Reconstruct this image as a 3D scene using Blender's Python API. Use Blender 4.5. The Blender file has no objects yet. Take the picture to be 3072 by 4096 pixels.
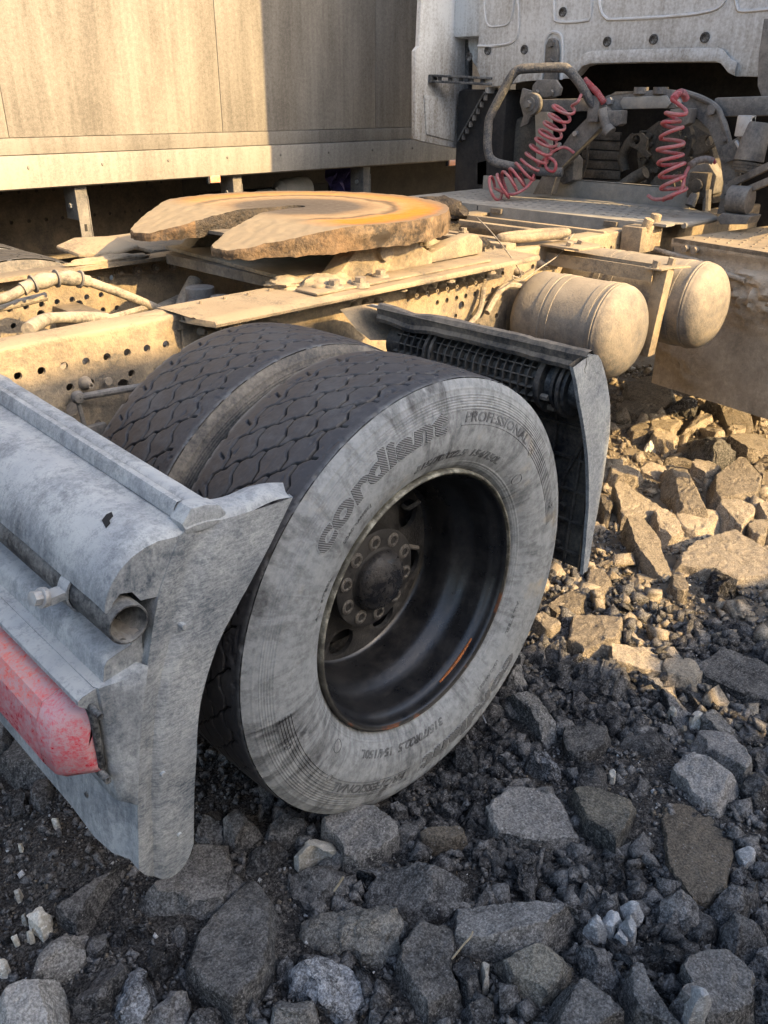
import bpy, bmesh, math, random
import numpy as np
from mathutils import Vector, Matrix
from mathutils.geometry import delaunay_2d_cdt
random.seed(7); rng = np.random.default_rng(11)
scn = bpy.context.scene
COL = scn.collection
R = math.radians

# ---------------------------------------------------------------- camera, sky, sun, exposure
CAM = np.array([-1.14093384, -0.98685113, 1.46009766])
PITCH, ROLL, YAW, FPX = 0.462937673, 0.00722830637, 0.772359134, 3327.88087
_w = np.array([math.cos(YAW)*math.cos(PITCH), math.sin(YAW)*math.cos(PITCH), -math.sin(PITCH)])
_r0 = np.array([math.sin(YAW), -math.cos(YAW), 0.0]); _u0 = np.cross(_r0, _w)
_r = math.cos(ROLL)*_r0 + math.sin(ROLL)*_u0; _u = -math.sin(ROLL)*_r0 + math.cos(ROLL)*_u0
cd = bpy.data.cameras.new('camera'); cam = bpy.data.objects.new('camera', cd); COL.objects.link(cam)
cd.sensor_fit = 'VERTICAL'; cd.sensor_height = 36; cd.sensor_width = 27; cd.lens = 36*FPX/4096
cd.clip_start = .02; cd.clip_end = 600
cam.matrix_world = Matrix(((_r[0], _u[0], -_w[0], CAM[0]), (_r[1], _u[1], -_w[1], CAM[1]), (_r[2], _u[2], -_w[2], CAM[2]), (0, 0, 0, 1)))
scn.camera = cam

SUN_EL, SUN_AZ = R(28), math.atan2(-.987, .163)          # the sun stands to the right of the truck, low
to_sun = Vector((math.cos(SUN_EL)*math.cos(SUN_AZ), math.cos(SUN_EL)*math.sin(SUN_AZ), math.sin(SUN_EL)))
wd = bpy.data.worlds.new('World'); scn.world = wd; wd.use_nodes = True
wn = wd.node_tree.nodes; bg = wn['Background']
sky = wn.new('ShaderNodeTexSky'); sky.sky_type = 'NISHITA'; sky.sun_disc = False
sky.sun_elevation = SUN_EL; sky.sun_rotation = math.pi/2 - SUN_AZ
sky.air_density = 1.0; sky.dust_density = 3.2; sky.ozone_density = 1.0
wd.node_tree.links.new(sky.outputs[0], bg.inputs[0]); bg.inputs[1].default_value = .15
sl = bpy.data.lights.new('sun', 'SUN'); sl.energy = 3.4; sl.angle = R(.45); sl.color = (1.0, .675, .30)
so = bpy.data.objects.new('sun', sl); COL.objects.link(so); so.location = (3, -8, 6)
so.rotation_euler = to_sun.to_track_quat('Z', 'Y').to_euler()
scn.view_settings.view_transform = 'Standard'; scn.view_settings.look = 'None'
scn.view_settings.exposure = 1.72; scn.view_settings.gamma = 1.0

def at(px, py, ax, val):
    """world point under a photo position (1659 px wide view) on an axis plane"""
    px *= 3072/1659; py *= 3072/1659
    d = _w + (px-1536)/FPX*_r - (py-2048)/FPX*_u
    t = (val-CAM[ax])/d[ax]
    return Vector(CAM + d*t)

# ---------------------------------------------------------------- numpy noise
def _hash(ix, iy, iz, seed):
    h = (ix*374761393 + iy*668265263 + iz*1274126177 + seed*974711) & 0xffffffff
    h = ((h ^ (h >> 13))*1274126177) & 0xffffffff
    return ((h ^ (h >> 16)) & 0xffff)/65535.0
def vnoise(p, seed=0):
    p = np.asarray(p, float); i = np.floor(p).astype(np.int64); f = p-i; f = f*f*(3-2*f)
    r = 0
    for dx in (0, 1):
        for dy in (0, 1):
            for dz in (0, 1):
                w = (f[:, 0] if dx else 1-f[:, 0])*(f[:, 1] if dy else 1-f[:, 1])*(f[:, 2] if dz else 1-f[:, 2])
                r = r + w*_hash(i[:, 0]+dx, i[:, 1]+dy, i[:, 2]+dz, seed)
    return r*2-1
def fbm(p, oct=4, seed=0, gain=.5):
    p = np.asarray(p, float); a = 1.; r = 0
    for o in range(oct):
        r = r + a*vnoise(p*(2.03**o), seed+o*17); a *= gain
    return r

# ---------------------------------------------------------------- mesh helpers
class MB:
    def __init__(s): s.v = []; s.f = []
    def add(s, vs, fs):
        o = len(s.v); s.v += [tuple(map(float, v)) for v in vs]; s.f += [tuple(i+o for i in f) for f in fs]; return s
    def box(s, c, d, m=None):
        vs = [Vector((x*d[0]/2, y*d[1]/2, z*d[2]/2)) for x in (-1, 1) for y in (-1, 1) for z in (-1, 1)]
        if m is not None: vs = [m @ v for v in vs]
        vs = [v + Vector(c) for v in vs]
        return s.add(vs, [(0, 1, 3, 2), (4, 6, 7, 5), (0, 4, 5, 1), (2, 3, 7, 6), (0, 2, 6, 4), (1, 5, 7, 3)])
    def span(s, x0, x1, y0, y1, z0, z1):
        return s.box(((x0+x1)/2, (y0+y1)/2, (z0+z1)/2), (abs(x1-x0), abs(y1-y0), abs(z1-z0)))
    def beam(s, p0, p1, w, h, up=(0, 0, 1)):
        p0 = Vector(p0); p1 = Vector(p1); t = (p1-p0).normalized(); u = Vector(up); n = t.cross(u).normalized(); u = n.cross(t)
        vs = []
        for p in (p0, p1):
            for a, b in ((-1, -1), (1, -1), (1, 1), (-1, 1)): vs.append(p + n*a*w/2 + u*b*h/2)
        return s.add(vs, [(3, 2, 1, 0), (4, 5, 6, 7), (0, 1, 5, 4), (1, 2, 6, 5), (2, 3, 7, 6), (3, 0, 4, 7)])
    def cyl(s, p0, p1, r0, r1=None, n=16, cap=True):
        r1 = r0 if r1 is None else r1
        p0 = Vector(p0); p1 = Vector(p1); t = (p1-p0).normalized()
        a = t.orthogonal().normalized(); b = t.cross(a); vs = []
        for p, r in ((p0, r0), (p1, r1)):
            for k in range(n):
                q = 2*math.pi*k/n; vs.append(p + a*math.cos(q)*r + b*math.sin(q)*r)
        fs = [(k, (k+1) % n, n+(k+1) % n, n+k) for k in range(n)]
        if cap: fs += [tuple(range(n-1, -1, -1)), tuple(range(n, 2*n))]
        return s.add(vs, fs)
    def tube(s, pts, r, n=8, closed=False):
        pts = [Vector(p) for p in pts]; m = len(pts); vs = []; a = None
        for i, p in enumerate(pts):
            t = (pts[(i+1) % m]-pts[i-1]) if closed else (pts[min(i+1, m-1)]-pts[max(i-1, 0)])
            t.normalize()
            if a is None: a = t.orthogonal().normalized()
            a = (a - t*a.dot(t)).normalized(); b = t.cross(a)
            rr = r(i/(m-1)) if callable(r) else r
            vs += [p + a*math.cos(2*math.pi*k/n)*rr + b*math.sin(2*math.pi*k/n)*rr for k in range(n)]
        fs = [(i*n+k, i*n+(k+1) % n, ((i+1) % m)*n+(k+1) % n, ((i+1) % m)*n+k) for i in range(m if closed else m-1) for k in range(n)]
        if not closed: fs += [tuple(range(n-1, -1, -1)), tuple((m-1)*n+k for k in range(n))]
        return s.add(vs, fs)
    def lathe(s, prof, c=(0, 0, 0), n=64, axis='y', closed=False):
        """prof: (along, radius)"""
        vs = []; fs = []; m = len(prof)
        for a, r in prof:
            for k in range(n):
                q = 2*math.pi*k/n
                if axis == 'y': vs.append((c[0]+r*math.cos(q), c[1]+a, c[2]+r*math.sin(q)))
                elif axis == 'x': vs.append((c[0]+a, c[1]+r*math.cos(q), c[2]+r*math.sin(q)))
                else: vs.append((c[0]+r*math.cos(q), c[1]+r*math.sin(q), c[2]+a))
        for i in range(m-1):
            for k in range(n): fs.append((i*n+k, i*n+(k+1) % n, (i+1)*n+(k+1) % n, (i+1)*n+k))
        return s.add(vs, fs)
    def prism(s, poly, f, t0, t1, holes=()):
        """2D polygon (with holes) -> slab; f(u, v, t) gives the 3D point"""
        loops = [list(poly)] + [list(h) for h in holes]
        co = []; fc = []
        for L in loops:
            o = len(co); co += [Vector((a, b)) for a, b in L]; fc.append([o+i for i in range(len(L))])
        vo, eo, fo = delaunay_2d_cdt(co, [], fc, 2, 1e-7)[:3]
        vs = [f(v.x, v.y, t0) for v in vo] + [f(v.x, v.y, t1) for v in vo]; k = len(vo)
        fs = [tuple(q) for q in fo] + [tuple(i+k for i in reversed(q)) for q in fo]
        s.add(vs, fs)
        for L in loops:
            n = len(L); w = [f(a, b, t0) for a, b in L] + [f(a, b, t1) for a, b in L]
            s.add(w, [(i, (i+1) % n, n+(i+1) % n, n+i) for i in range(n)])
        return s
    def grid(s, P, closed_u=False):
        """P[i][j] rows of points"""
        m = len(P); n = len(P[0]); vs = [p for row in P for p in row]
        return s.add(vs, [(i*n+j, i*n+j+1, ((i+1) % m)*n+j+1, ((i+1) % m)*n+j) for i in range(m if closed_u else m-1) for j in range(n-1)])
    def mesh(s, name, mat=None, smooth=35, bevel=0, seg=2, weld=True):
        me = bpy.data.meshes.new(name); me.from_pydata(s.v, [], s.f)
        bm = bmesh.new(); bm.from_mesh(me)
        if weld: bmesh.ops.remove_doubles(bm, verts=bm.verts, dist=1e-5)
        bmesh.ops.recalc_face_normals(bm, faces=bm.faces)
        if bevel:
            es = [e for e in bm.edges if len(e.link_faces) == 2 and e.calc_face_angle(0) > R(32)]
            bmesh.ops.bevel(bm, geom=es, offset=bevel, offset_type='OFFSET', segments=seg, profile=.6, affect='EDGES', clamp_overlap=True)
        bm.to_mesh(me); bm.free()
        if smooth:
            me.shade_smooth(); me.set_sharp_from_angle(angle=R(smooth))
        if mat: me.materials.append(mat)
        return me
    def build(s, name, mat, parent=None, **k):
        return obj(name, s.mesh(name, mat, **k), parent)

def obj(name, me, parent=None, loc=None):
    o = bpy.data.objects.new(name, me); COL.objects.link(o)
    if parent is not None: o.parent = parent
    if loc is not None: o.location = loc
    return o
def empty(name, loc=(0, 0, 0), parent=None):
    o = bpy.data.objects.new(name, None); COL.objects.link(o); o.location = loc; o.empty_display_size = .1
    if parent is not None: o.parent = parent
    return o
def tag(o, label=None, cat=None, group=None, kind=None):
    if label: o['label'] = label
    if cat: o['category'] = cat
    if group: o['group'] = group
    if kind: o['kind'] = kind
    return o
def np_mesh(name, V, F, mat=None, smooth=True, sharp=None):
    me = bpy.data.meshes.new(name); V = np.asarray(V, np.float32); F = np.asarray(F, np.int32); k = F.shape[1]
    me.vertices.add(len(V)); me.vertices.foreach_set('co', V.ravel())
    me.loops.add(F.size); me.loops.foreach_set('vertex_index', F.ravel())
    me.polygons.add(len(F)); me.polygons.foreach_set('loop_start', np.arange(0, F.size, k, dtype=np.int32))
    me.update(calc_edges=True); me.validate()
    if smooth:
        me.shade_smooth()
        if sharp: me.set_sharp_from_angle(angle=R(sharp))
    if mat: me.materials.append(mat)
    return me
def circ(cx, cy, r, n=12, a0=0):
    return [(cx+r*math.cos(a0+2*math.pi*k/n), cy+r*math.sin(a0+2*math.pi*k/n)) for k in range(n)]
def smooth_path(pts, k=8):
    pts = [Vector(p) for p in pts]; out = []
    for i in range(len(pts)-1):
        p0 = pts[max(i-1, 0)]; p1 = pts[i]; p2 = pts[i+1]; p3 = pts[min(i+2, len(pts)-1)]
        for j in range(k):
            t = j/k; out.append(.5*((2*p1)+(p2-p0)*t+(2*p0-5*p1+4*p2-p3)*t*t+(3*p1-p0-3*p2+p3)*t**3))
    return out+[pts[-1]]

# ---------------------------------------------------------------- materials
class NT:
    def __init__(s, name):
        s.m = bpy.data.materials.new(name); s.m.use_nodes = True; s.t = s.m.node_tree; s.n = s.t.nodes
        s.b = s.n['Principled BSDF']; s.tc = None
    def link(s, a, b): s.t.links.new(a, b)
    def put(s, sock, v):
        if isinstance(v, bpy.types.NodeSocket): s.link(v, sock)
        elif v is not None: sock.default_value = v
    def co(s, scale=None, rot=None, loc=None):
        if s.tc is None: s.tc = s.n.new('ShaderNodeTexCoord')
        o = s.tc.outputs['Object']
        if scale or rot or loc:
            mp = s.n.new('ShaderNodeMapping'); s.link(o, mp.inputs[0])
            if scale: mp.inputs['Scale'].default_value = scale
            if rot: mp.inputs['Rotation'].default_value = rot
            if loc: mp.inputs['Location'].default_value = loc
            o = mp.outputs[0]
        return o
    def noise(s, vec, scale, detail=5, rough=.6, dist=0):
        q = s.n.new('ShaderNodeTexNoise'); s.put(q.inputs['Vector'], vec); q.inputs['Scale'].default_value = scale
        q.inputs['Detail'].default_value = detail; q.inputs['Roughness'].default_value = rough; q.inputs['Distortion'].default_value = dist
        return q.outputs[0]
    def voro(s, vec, scale, feat='F1', rand=1):
        q = s.n.new('ShaderNodeTexVoronoi'); q.feature = feat; s.put(q.inputs['Vector'], vec); q.inputs['Scale'].default_value = scale
        q.inputs['Randomness'].default_value = rand
        return q.outputs['Distance']
    def math(s, op, a, b=None, c=None, clamp=False):
        q = s.n.new('ShaderNodeMath'); q.operation = op; q.use_clamp = clamp
        for i, v in enumerate((a, b, c)):
            if v is not None: s.put(q.inputs[i], v)
        return q.outputs[0]
    def rng(s, v, a, b, c=0., d=1.):
        q = s.n.new('ShaderNodeMapRange'); s.put(q.inputs[0], v)
        for i, x in enumerate((a, b, c, d)): q.inputs[1+i].default_value = x
        return q.outputs[0]
    def ramp(s, v, stops):
        q = s.n.new('ShaderNodeValToRGB'); s.put(q.inputs[0], v); e = q.color_ramp.elements
        while len(e) < len(stops): e.new(.5)
        for i, (p, c) in enumerate(stops): e[i].position = p; e[i].color = tuple(c)+(1,) if len(c) == 3 else c
        return q.outputs[0]
    def mix(s, f, a, b):
        q = s.n.new('ShaderNodeMix'); q.data_type = 'RGBA'; s.put(q.inputs[0], f)
        for i, v in ((6, a), (7, b)): s.put(q.inputs[i], (tuple(v)+(1,) if isinstance(v, tuple) and len(v) == 3 else v))
        return q.outputs[2]
    def xyz(s, v):
        q = s.n.new('ShaderNodeSeparateXYZ'); s.link(v, q.inputs[0]); return q.outputs
    def comb(s, x, y, z):
        q = s.n.new('ShaderNodeCombineXYZ')
        for i, v in enumerate((x, y, z)): s.put(q.inputs[i], v)
        return q.outputs[0]
    def up(s):
        g = s.n.new('ShaderNodeNewGeometry'); return s.xyz(g.outputs['Normal'])[2]
    def bump(s, h, strength=.4, dist=.002, prev=None):
        q = s.n.new('ShaderNodeBump'); s.put(q.inputs['Height'], h); q.inputs['Strength'].default_value = strength; q.inputs['Distance'].default_value = dist
        if prev: s.link(prev, q.inputs['Normal'])
        return q.outputs[0]
    def out(s, color=None, rough=None, normal=None, metal=None, spec=None):
        if color is not None: s.put(s.b.inputs['Base Color'], tuple(color)+(1,) if isinstance(color, tuple) and len(color) == 3 else color)
        s.put(s.b.inputs['Roughness'], rough)
        if normal is not None: s.link(normal, s.b.inputs['Normal'])
        s.put(s.b.inputs['Metallic'], metal)
        if spec is not None: s.b.inputs['Specular IOR Level'].default_value = spec
        return s.m

def dusty(name, base, dust, amt=.5, sc=9, rough=.55, up=.35, bumpd=.0015, bstr=.5, var=1., streak=None, metal=0, grit=140, dust2=None):
    """paint or metal under dried-on dust: patches, grain, more of it on faces that look up"""
    t = NT(name); c = t.co()
    n1 = t.noise(c, sc, 6, .62); n2 = t.noise(c, sc*7, 4, .7); n3 = t.noise(c, grit, 3, .7)
    f = t.math('MULTIPLY_ADD', t.math('SUBTRACT', n1, .5), 2.2*var, amt)
    f = t.math('MULTIPLY_ADD', t.math('SUBTRACT', n2, .5), 1.4*var, f)
    f = t.math('MULTIPLY_ADD', t.math('SUBTRACT', n3, .5), .9*var, f)
    f = t.math('MULTIPLY_ADD', t.up(), up, f)
    if streak:
        st = t.noise(t.co(scale=streak), 1., 5, .65)
        f = t.math('MULTIPLY_ADD', t.math('SUBTRACT', st, .5), 1.8, f)
    f = t.math('ADD', f, 0., clamp=True)
    d = dust
    if dust2: d = t.mix(t.rng(t.noise(c, sc*.6, 4, .6), .35, .65), dust, dust2)
    else:
        d = t.mix(t.rng(t.noise(c, sc*2.5, 5, .7), .3, .7), tuple(x*.78 for x in dust), tuple(min(1, x*1.14) for x in dust))
    col = t.mix(f, base, d)
    h = t.math('MULTIPLY_ADD', n3, .5, t.math('MULTIPLY', f, .7))
    return t.out(col, t.rng(f, 0, 1, rough, .95), t.bump(h, bstr, bumpd), metal=metal, spec=.35)
DUST = (.36, .29, .195); DUSTG = (.36, .345, .315)
M = {}
M['frame'] = dusty('frame_dust', (.075, .073, .07), DUST, .72, 7, .6, .3, .003, .8, var=1.0, dust2=(.29, .23, .155))
M['frame_dark'] = dusty('frame_underside_dust', (.06, .055, .05), (.27, .225, .165), .5, 8, .6, .3, .002, .6)
M['beam_dark'] = dusty('trailer_beam', (.03, .026, .022), (.12, .095, .068), .5, 8, .7, .3)  # beam colour darkened to carry the shade under the trailer
M['plate'] = dusty('cross_plate_dust', (.08, .07, .06), DUST, .7, 6, .6, .45, .004, .9, grit=90)
M['bolt'] = dusty('bolt_dust', (.14, .13, .12), (.36, .30, .22), .55, 20, .5, .3, metal=.2)
M['tank'] = dusty('tank_dust', (.06, .065, .074), (.33, .28, .21), .50, 4, .5, .55, .002, .8, var=.75, grit=150)
M['grey_dust'] = dusty('grey_dusty_steel', (.065, .065, .067), (.24, .222, .195), .50, 9, .55, .35, var=1.)
M['engine'] = dusty('engine_dust', (.025, .023, .021), (.145, .125, .098), .5, 12, .6, .4, .002, .6)
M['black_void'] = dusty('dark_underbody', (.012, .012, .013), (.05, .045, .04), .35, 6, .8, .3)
M['rubber_hose'] = dusty('dusty_rubber_hose', (.05, .05, .05), (.36, .31, .24), .7, 14, .7, .3)
M['zinc'] = dusty('zinc_bolt', (.42, .43, .44), (.42, .40, .36), .3, 30, .35, .2, metal=.5)
M['hose_red'] = dusty('red_coil_hose', (.40, .035, .06), (.33, .185, .18), .58, 22, .45, .25, var=.9)
M['spring'] = dusty('hose_spring', (.22, .2, .19), (.34, .29, .25), .5, 30, .4)
M['catwalk'] = dusty('catwalk_dust', (.16, .16, .155), (.33, .31, .265), .6, 6, .5, .35, var=.8)
M['black_plastic'] = dusty('black_plastic_dust', (.025, .026, .028), (.20, .195, .18), .28, 10, .5, .4)
M['inner_guard'] = dusty('mudguard_inside', (.018, .02, .023), (.17, .15, .12), .36, 9, .6, .3, .002, .5)

def m_guard(name, veins, scale, rot, amt, var=1., thin=9.):
    """blue-black plastic with dried splash: pale veins running across, patches and grain"""
    t = NT(name); c = t.co()
    n1 = t.noise(c, 7, 6, .62); n3 = t.noise(c, 260, 3, .7); n2 = t.noise(c, 85, 5, .74)
    q = t.co(scale=scale, rot=rot); v = t.noise(q, 1, 6, .62, .35)
    ridge = t.math('SUBTRACT', 1., t.math('MULTIPLY', t.math('ABSOLUTE', t.math('SUBTRACT', v, .5)), thin), clamp=True)
    f = t.math('MULTIPLY_ADD', t.math('SUBTRACT', n1, .5), 1.5, amt)
    f = t.math('MULTIPLY_ADD', t.math('SUBTRACT', n2, .5), 1.3*var, f)
    f = t.math('MULTIPLY_ADD', t.math('SUBTRACT', n3, .5), 1.1*var, f)
    f = t.math('MULTIPLY_ADD', ridge, veins, f)
    f = t.math('MULTIPLY_ADD', t.up(), .30, f)
    f = t.math('ADD', f, 0, clamp=True)
    d = t.mix(t.rng(t.noise(c, 11, 4, .6), .35, .65), (.32, .335, .34), (.43, .44, .425))
    col = t.mix(f, t.mix(n1, (.038, .052, .068), (.075, .092, .112)), d)
    h = t.math('MULTIPLY_ADD', f, .8, t.math('MULTIPLY', n3, .5))
    return t.out(col, t.rng(f, 0, 1, .5, .95), t.bump(h, .5, .0012), spec=.35)
M['guard'] = m_guard('mudguard_plastic', .3, (30, 30, 12), None, .42, .8)
M['guard_cheek'] = m_guard('mudguard_cheek_plastic', .30, (36, 50, 150), (0, R(20), 0), .40, .8, 12.)
M['guard_lip'] = dusty('mudguard_lip', (.03, .032, .035), (.24, .20, .15), .48, 9, .6, .3); M['guard_front'] = m_guard('front_mudguard_plastic', .2, (90, 90, 60), None, .62)

def m_trailer(name, tone=1.):
    t = NT(name); c = t.co()
    st = t.noise(t.co(scale=(26, 26, .9), rot=(0, R(4), 0)), 1, 6, .62, .25); big = t.noise(t.co(scale=(1.6, 1.6, .55)), 1, 4, .6); g = t.noise(c, 55, 5, .75); g2 = t.noise(c, 190, 3, .7)
    f = t.math('MULTIPLY_ADD', t.math('SUBTRACT', st, .5), 1.15, .42)
    f = t.math('MULTIPLY_ADD', t.math('SUBTRACT', big, .5), 2.4, f)
    f = t.math('MULTIPLY_ADD', t.math('SUBTRACT', g, .5), 1.3, f); f = t.math('MULTIPLY_ADD', t.math('SUBTRACT', g2, .5), 1.1, f, clamp=True)
    f = t.math('ADD', f, 0, clamp=True)
    col = t.mix(f, tuple(x*tone for x in (.345, .32, .275)), tuple(x*tone for x in (.15, .135, .115)))
    return t.out(col, .75, t.bump(g2, .25, .0006), spec=.3)
M['trailer'] = m_trailer('trailer_wall', .86); M['trailer_band'] = m_trailer('trailer_rail_band', .68); M['trailer_sill'] = m_trailer('trailer_sill', .85)

def m_cab():
    t = NT('cab_paint'); c = t.co()
    st = t.noise(t.co(scale=(40, 40, 3)), 1, 6, .65, .3); sp = t.noise(c, 75, 4, .75); z = t.xyz(c)[2]; big = t.noise(c, 3, 4, .6)
    f = t.math('MULTIPLY_ADD', t.math('SUBTRACT', st, .5), 1.3, .16); f = t.math('MULTIPLY_ADD', t.math('SUBTRACT', sp, .5), 1.7, f)
    f = t.math('MULTIPLY_ADD', t.math('SUBTRACT', big, .5), 1.2, f)
    f = t.math('ADD', f, t.rng(z, 1.5, 1.75, .42, 0.)); f = t.math('ADD', f, 0, clamp=True)
    col = t.mix(f, (.62, .625, .61), (.22, .195, .16))
    return t.out(col, .6, t.bump(sp, .25, .0008), spec=.4)
M['cab'] = m_cab()
M['cab_bead'] = dusty('cab_bead', (.55, .55, .54), (.5, .49, .46), .3, 20, .5, .1)

def m_tyre(name, dustamt):
    """sidewall rubber: grey film, dark radial run marks, grain"""
    t = NT(name); c = t.co(); s = t.xyz(c)
    ang = t.math('ARCTAN2', s[2], s[0]); r = t.math('SQRT', t.math('ADD', t.math('MULTIPLY', s[0], s[0]), t.math('MULTIPLY', s[2], s[2])))
    ca = t.math('COSINE', ang); sa = t.math('SINE', ang)
    q = t.comb(t.math('MULTIPLY', ca, 13.), t.math('MULTIPLY', sa, 13.), t.math('MULTIPLY', r, 9.))
    st = t.noise(q, 1., 6, .60, .9)
    q2 = t.comb(t.math('MULTIPLY', ca, 3.2), t.math('MULTIPLY', sa, 3.2), t.math('MULTIPLY', r, 9.)); zone = t.noise(q2, 1., 4, .6)
    n2 = t.noise(c, 60, 6, .74); n3 = t.noise(c, 260, 3, .7)
    f = t.math('MULTIPLY_ADD', t.math('SUBTRACT', st, .5), 1.7, dustamt)
    f = t.math('MULTIPLY_ADD', t.rng(zone, .34, .48, -.55, 0.), t.rng(st, .35, .62, 1., .35), f)
    for c0, wd_, k_ in ((-2.75, .42, .36), (-1.75, .30, .24), (1.55, .16, .36), (2.35, .22, .2), (.75, .2, .15)):
        dd = t.math('MULTIPLY', t.math('SUBTRACT', ang, c0), 1/wd_); m_ = t.math('SUBTRACT', 1., t.math('MULTIPLY', dd, dd), clamp=True)
        f = t.math('SUBTRACT', f, t.math('MULTIPLY', t.math('MULTIPLY', m_, k_), t.rng(st, .62, .40)))
    f = t.math('MULTIPLY_ADD', t.math('SUBTRACT', n2, .5), .8, f); f = t.math('MULTIPLY_ADD', t.math('SUBTRACT', n3, .5), .5, f)
    f = t.math('ADD', f, 0, clamp=True)
    d = t.mix(t.rng(n2, .3, .7), (.195, .21, .216), (.315, .327, .326)); d = t.mix(t.rng(t.noise(c, 6, 4, .6), .60, .74), d, (.33, .285, .21))
    col = t.mix(f, (.030, .030, .032), d)
    return t.out(col, t.rng(f, 0, 1, .5, .92), t.bump(t.math('ADD', n3, t.math('MULTIPLY', n2, .8)), .4, .0007), spec=.35)
M['tyre'] = m_tyre('tyre_sidewall', .93); M['tyre_in'] = dusty('inner_tyre_sidewall', (.04, .04, .042), (.20, .18, .15), .45, 10, .6, .3)
M['tyre_text'] = m_tyre('tyre_raised_lettering', .42); M['tyre_outline'] = m_tyre('tyre_name_outline', 1.15)
def m_hatch():
    t = NT('tyre_hatched_lettering'); c = t.co(); s = t.xyz(c)
    ph = t.math('SINE', t.math('MULTIPLY', t.math('ADD', t.math('MULTIPLY', s[0], .45), s[2]), 1400.))
    n = t.noise(c, 60, 5, .7); f = t.math('ADD', t.math('MULTIPLY', ph, .5), n)
    col = t.mix(t.rng(f, .2, .8), (.05, .052, .054), (.19, .195, .195))
    return t.out(col, .75, t.bump(ph, .6, .0006))
M['tyre_hatch'] = m_hatch()
def m_tread():
    t = NT('tread_rubber'); c = t.co(); n1 = t.noise(c, 9, 5, .65); n2 = t.noise(c, 60, 5, .72); n3 = t.noise(t.co(scale=(30, 300, 30)), 1, 4, .7); n4 = t.noise(c, 400, 2, .6)
    f = t.math('MULTIPLY_ADD', t.math('SUBTRACT', n1, .5), 1.6, .02); f = t.math('MULTIPLY_ADD', t.math('SUBTRACT', n2, .5), 1.3, f); f = t.math('MULTIPLY_ADD', t.math('SUBTRACT', n3, .5), .6, f)
    a = t.n.new('ShaderNodeAttribute'); a.attribute_name = 'groove'
    f = t.math('ADD', f, 0, clamp=True)
    col = t.mix(f, t.mix(n2, (.030, .030, .033), (.052, .052, .055)), (.12, .12, .118))
    col = t.mix(t.math('MULTIPLY', a.outputs['Fac'], .95), col, t.mix(n2, (.004, .004, .004), (.014, .013, .012)))  # cuts coloured near-black: the shade inside the grooves is painted in
    edge = t.n.new('ShaderNodeAttribute'); edge.attribute_name = 'edge'
    col = t.mix(t.math('MULTIPLY', edge.outputs['Fac'], t.rng(n2, .3, .65)), col, (.20, .20, .19))
    return t.out(col, t.rng(f, 0, 1, .52, .9), t.bump(t.math('ADD', n2, t.math('MULTIPLY', n4, .4)), .45, .0009), spec=.4)
M['tread'] = m_tread()
def m_rim():
    t = NT('oily_black_rim'); c = t.co(); n1 = t.noise(c, 14, 6, .65); n2 = t.noise(c, 85, 5, .7); s = t.xyz(c)
    f = t.math('ADD', t.math('MULTIPLY_ADD', t.math('SUBTRACT', n1, .5), 2., .10), t.math('MULTIPLY', t.math('SUBTRACT', n2, .5), 1.2), clamp=True)
    specks = t.rng(t.voro(c, 190), .0, .10, 1, 0)
    keep = t.rng(t.noise(c, 6, 3, .6), .52, .66)
    f2 = t.math('MULTIPLY', specks, keep)
    col = t.mix(f, (.010, .0105, .012), (.05, .046, .042)); col = t.mix(f2, col, (.38, .37, .35))
    rgh = t.rng(n1, .3, .7, .22, .42)
    return t.out(col, rgh, t.bump(t.math('ADD', n2, t.math('MULTIPLY', n1, .8)), .32, .0015), spec=.55)
M['rim'] = m_rim()
def m_rimedge():
    t = NT('rim_edge_worn'); c = t.co(); n1 = t.noise(c, 30, 6, .7); n2 = t.noise(c, 5, 3, .6); s = t.xyz(c)
    col = t.ramp(n1, [(.3, (.025, .024, .022)), (.5, (.12, .115, .09)), (.68, (.42, .41, .34))])
    low = t.rng(s[2], -.12, .12); col = t.mix(low, (.035, .032, .028), col)
    rust = t.math('MULTIPLY', t.rng(t.noise(c, 7, 4, .6), .55, .66), t.rng(s[2], -.02, -.14)); col = t.mix(rust, col, (.36, .11, .03))
    return t.out(col, .6, t.bump(n1, .5, .0015), spec=.4)
M['rim_edge'] = m_rimedge()
M['disc'] = dusty('dusty_black_disc', (.016, .016, .017), (.075, .074, .072), .22, 16, .5, .3, .002, .7, var=1.1); M['rust'] = dusty('rust_streak', (.36, .11, .025), (.10, .06, .04), .35, 40, .7, 0)
M['hub'] = dusty('oily_hub', (.012, .013, .016), (.06, .055, .05), .10, 18, .2, .25, .002, .7, var=1.2, grit=110)
M['hub_flange'] = dusty('axle_flange', (.016, .016, .017), (.055, .053, .05), .3, 24, .45, .2)
M['washer'] = dusty('bright_washer', (.22, .215, .205), (.07, .06, .05), .4, 60, .3, 0, metal=.7)
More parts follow.
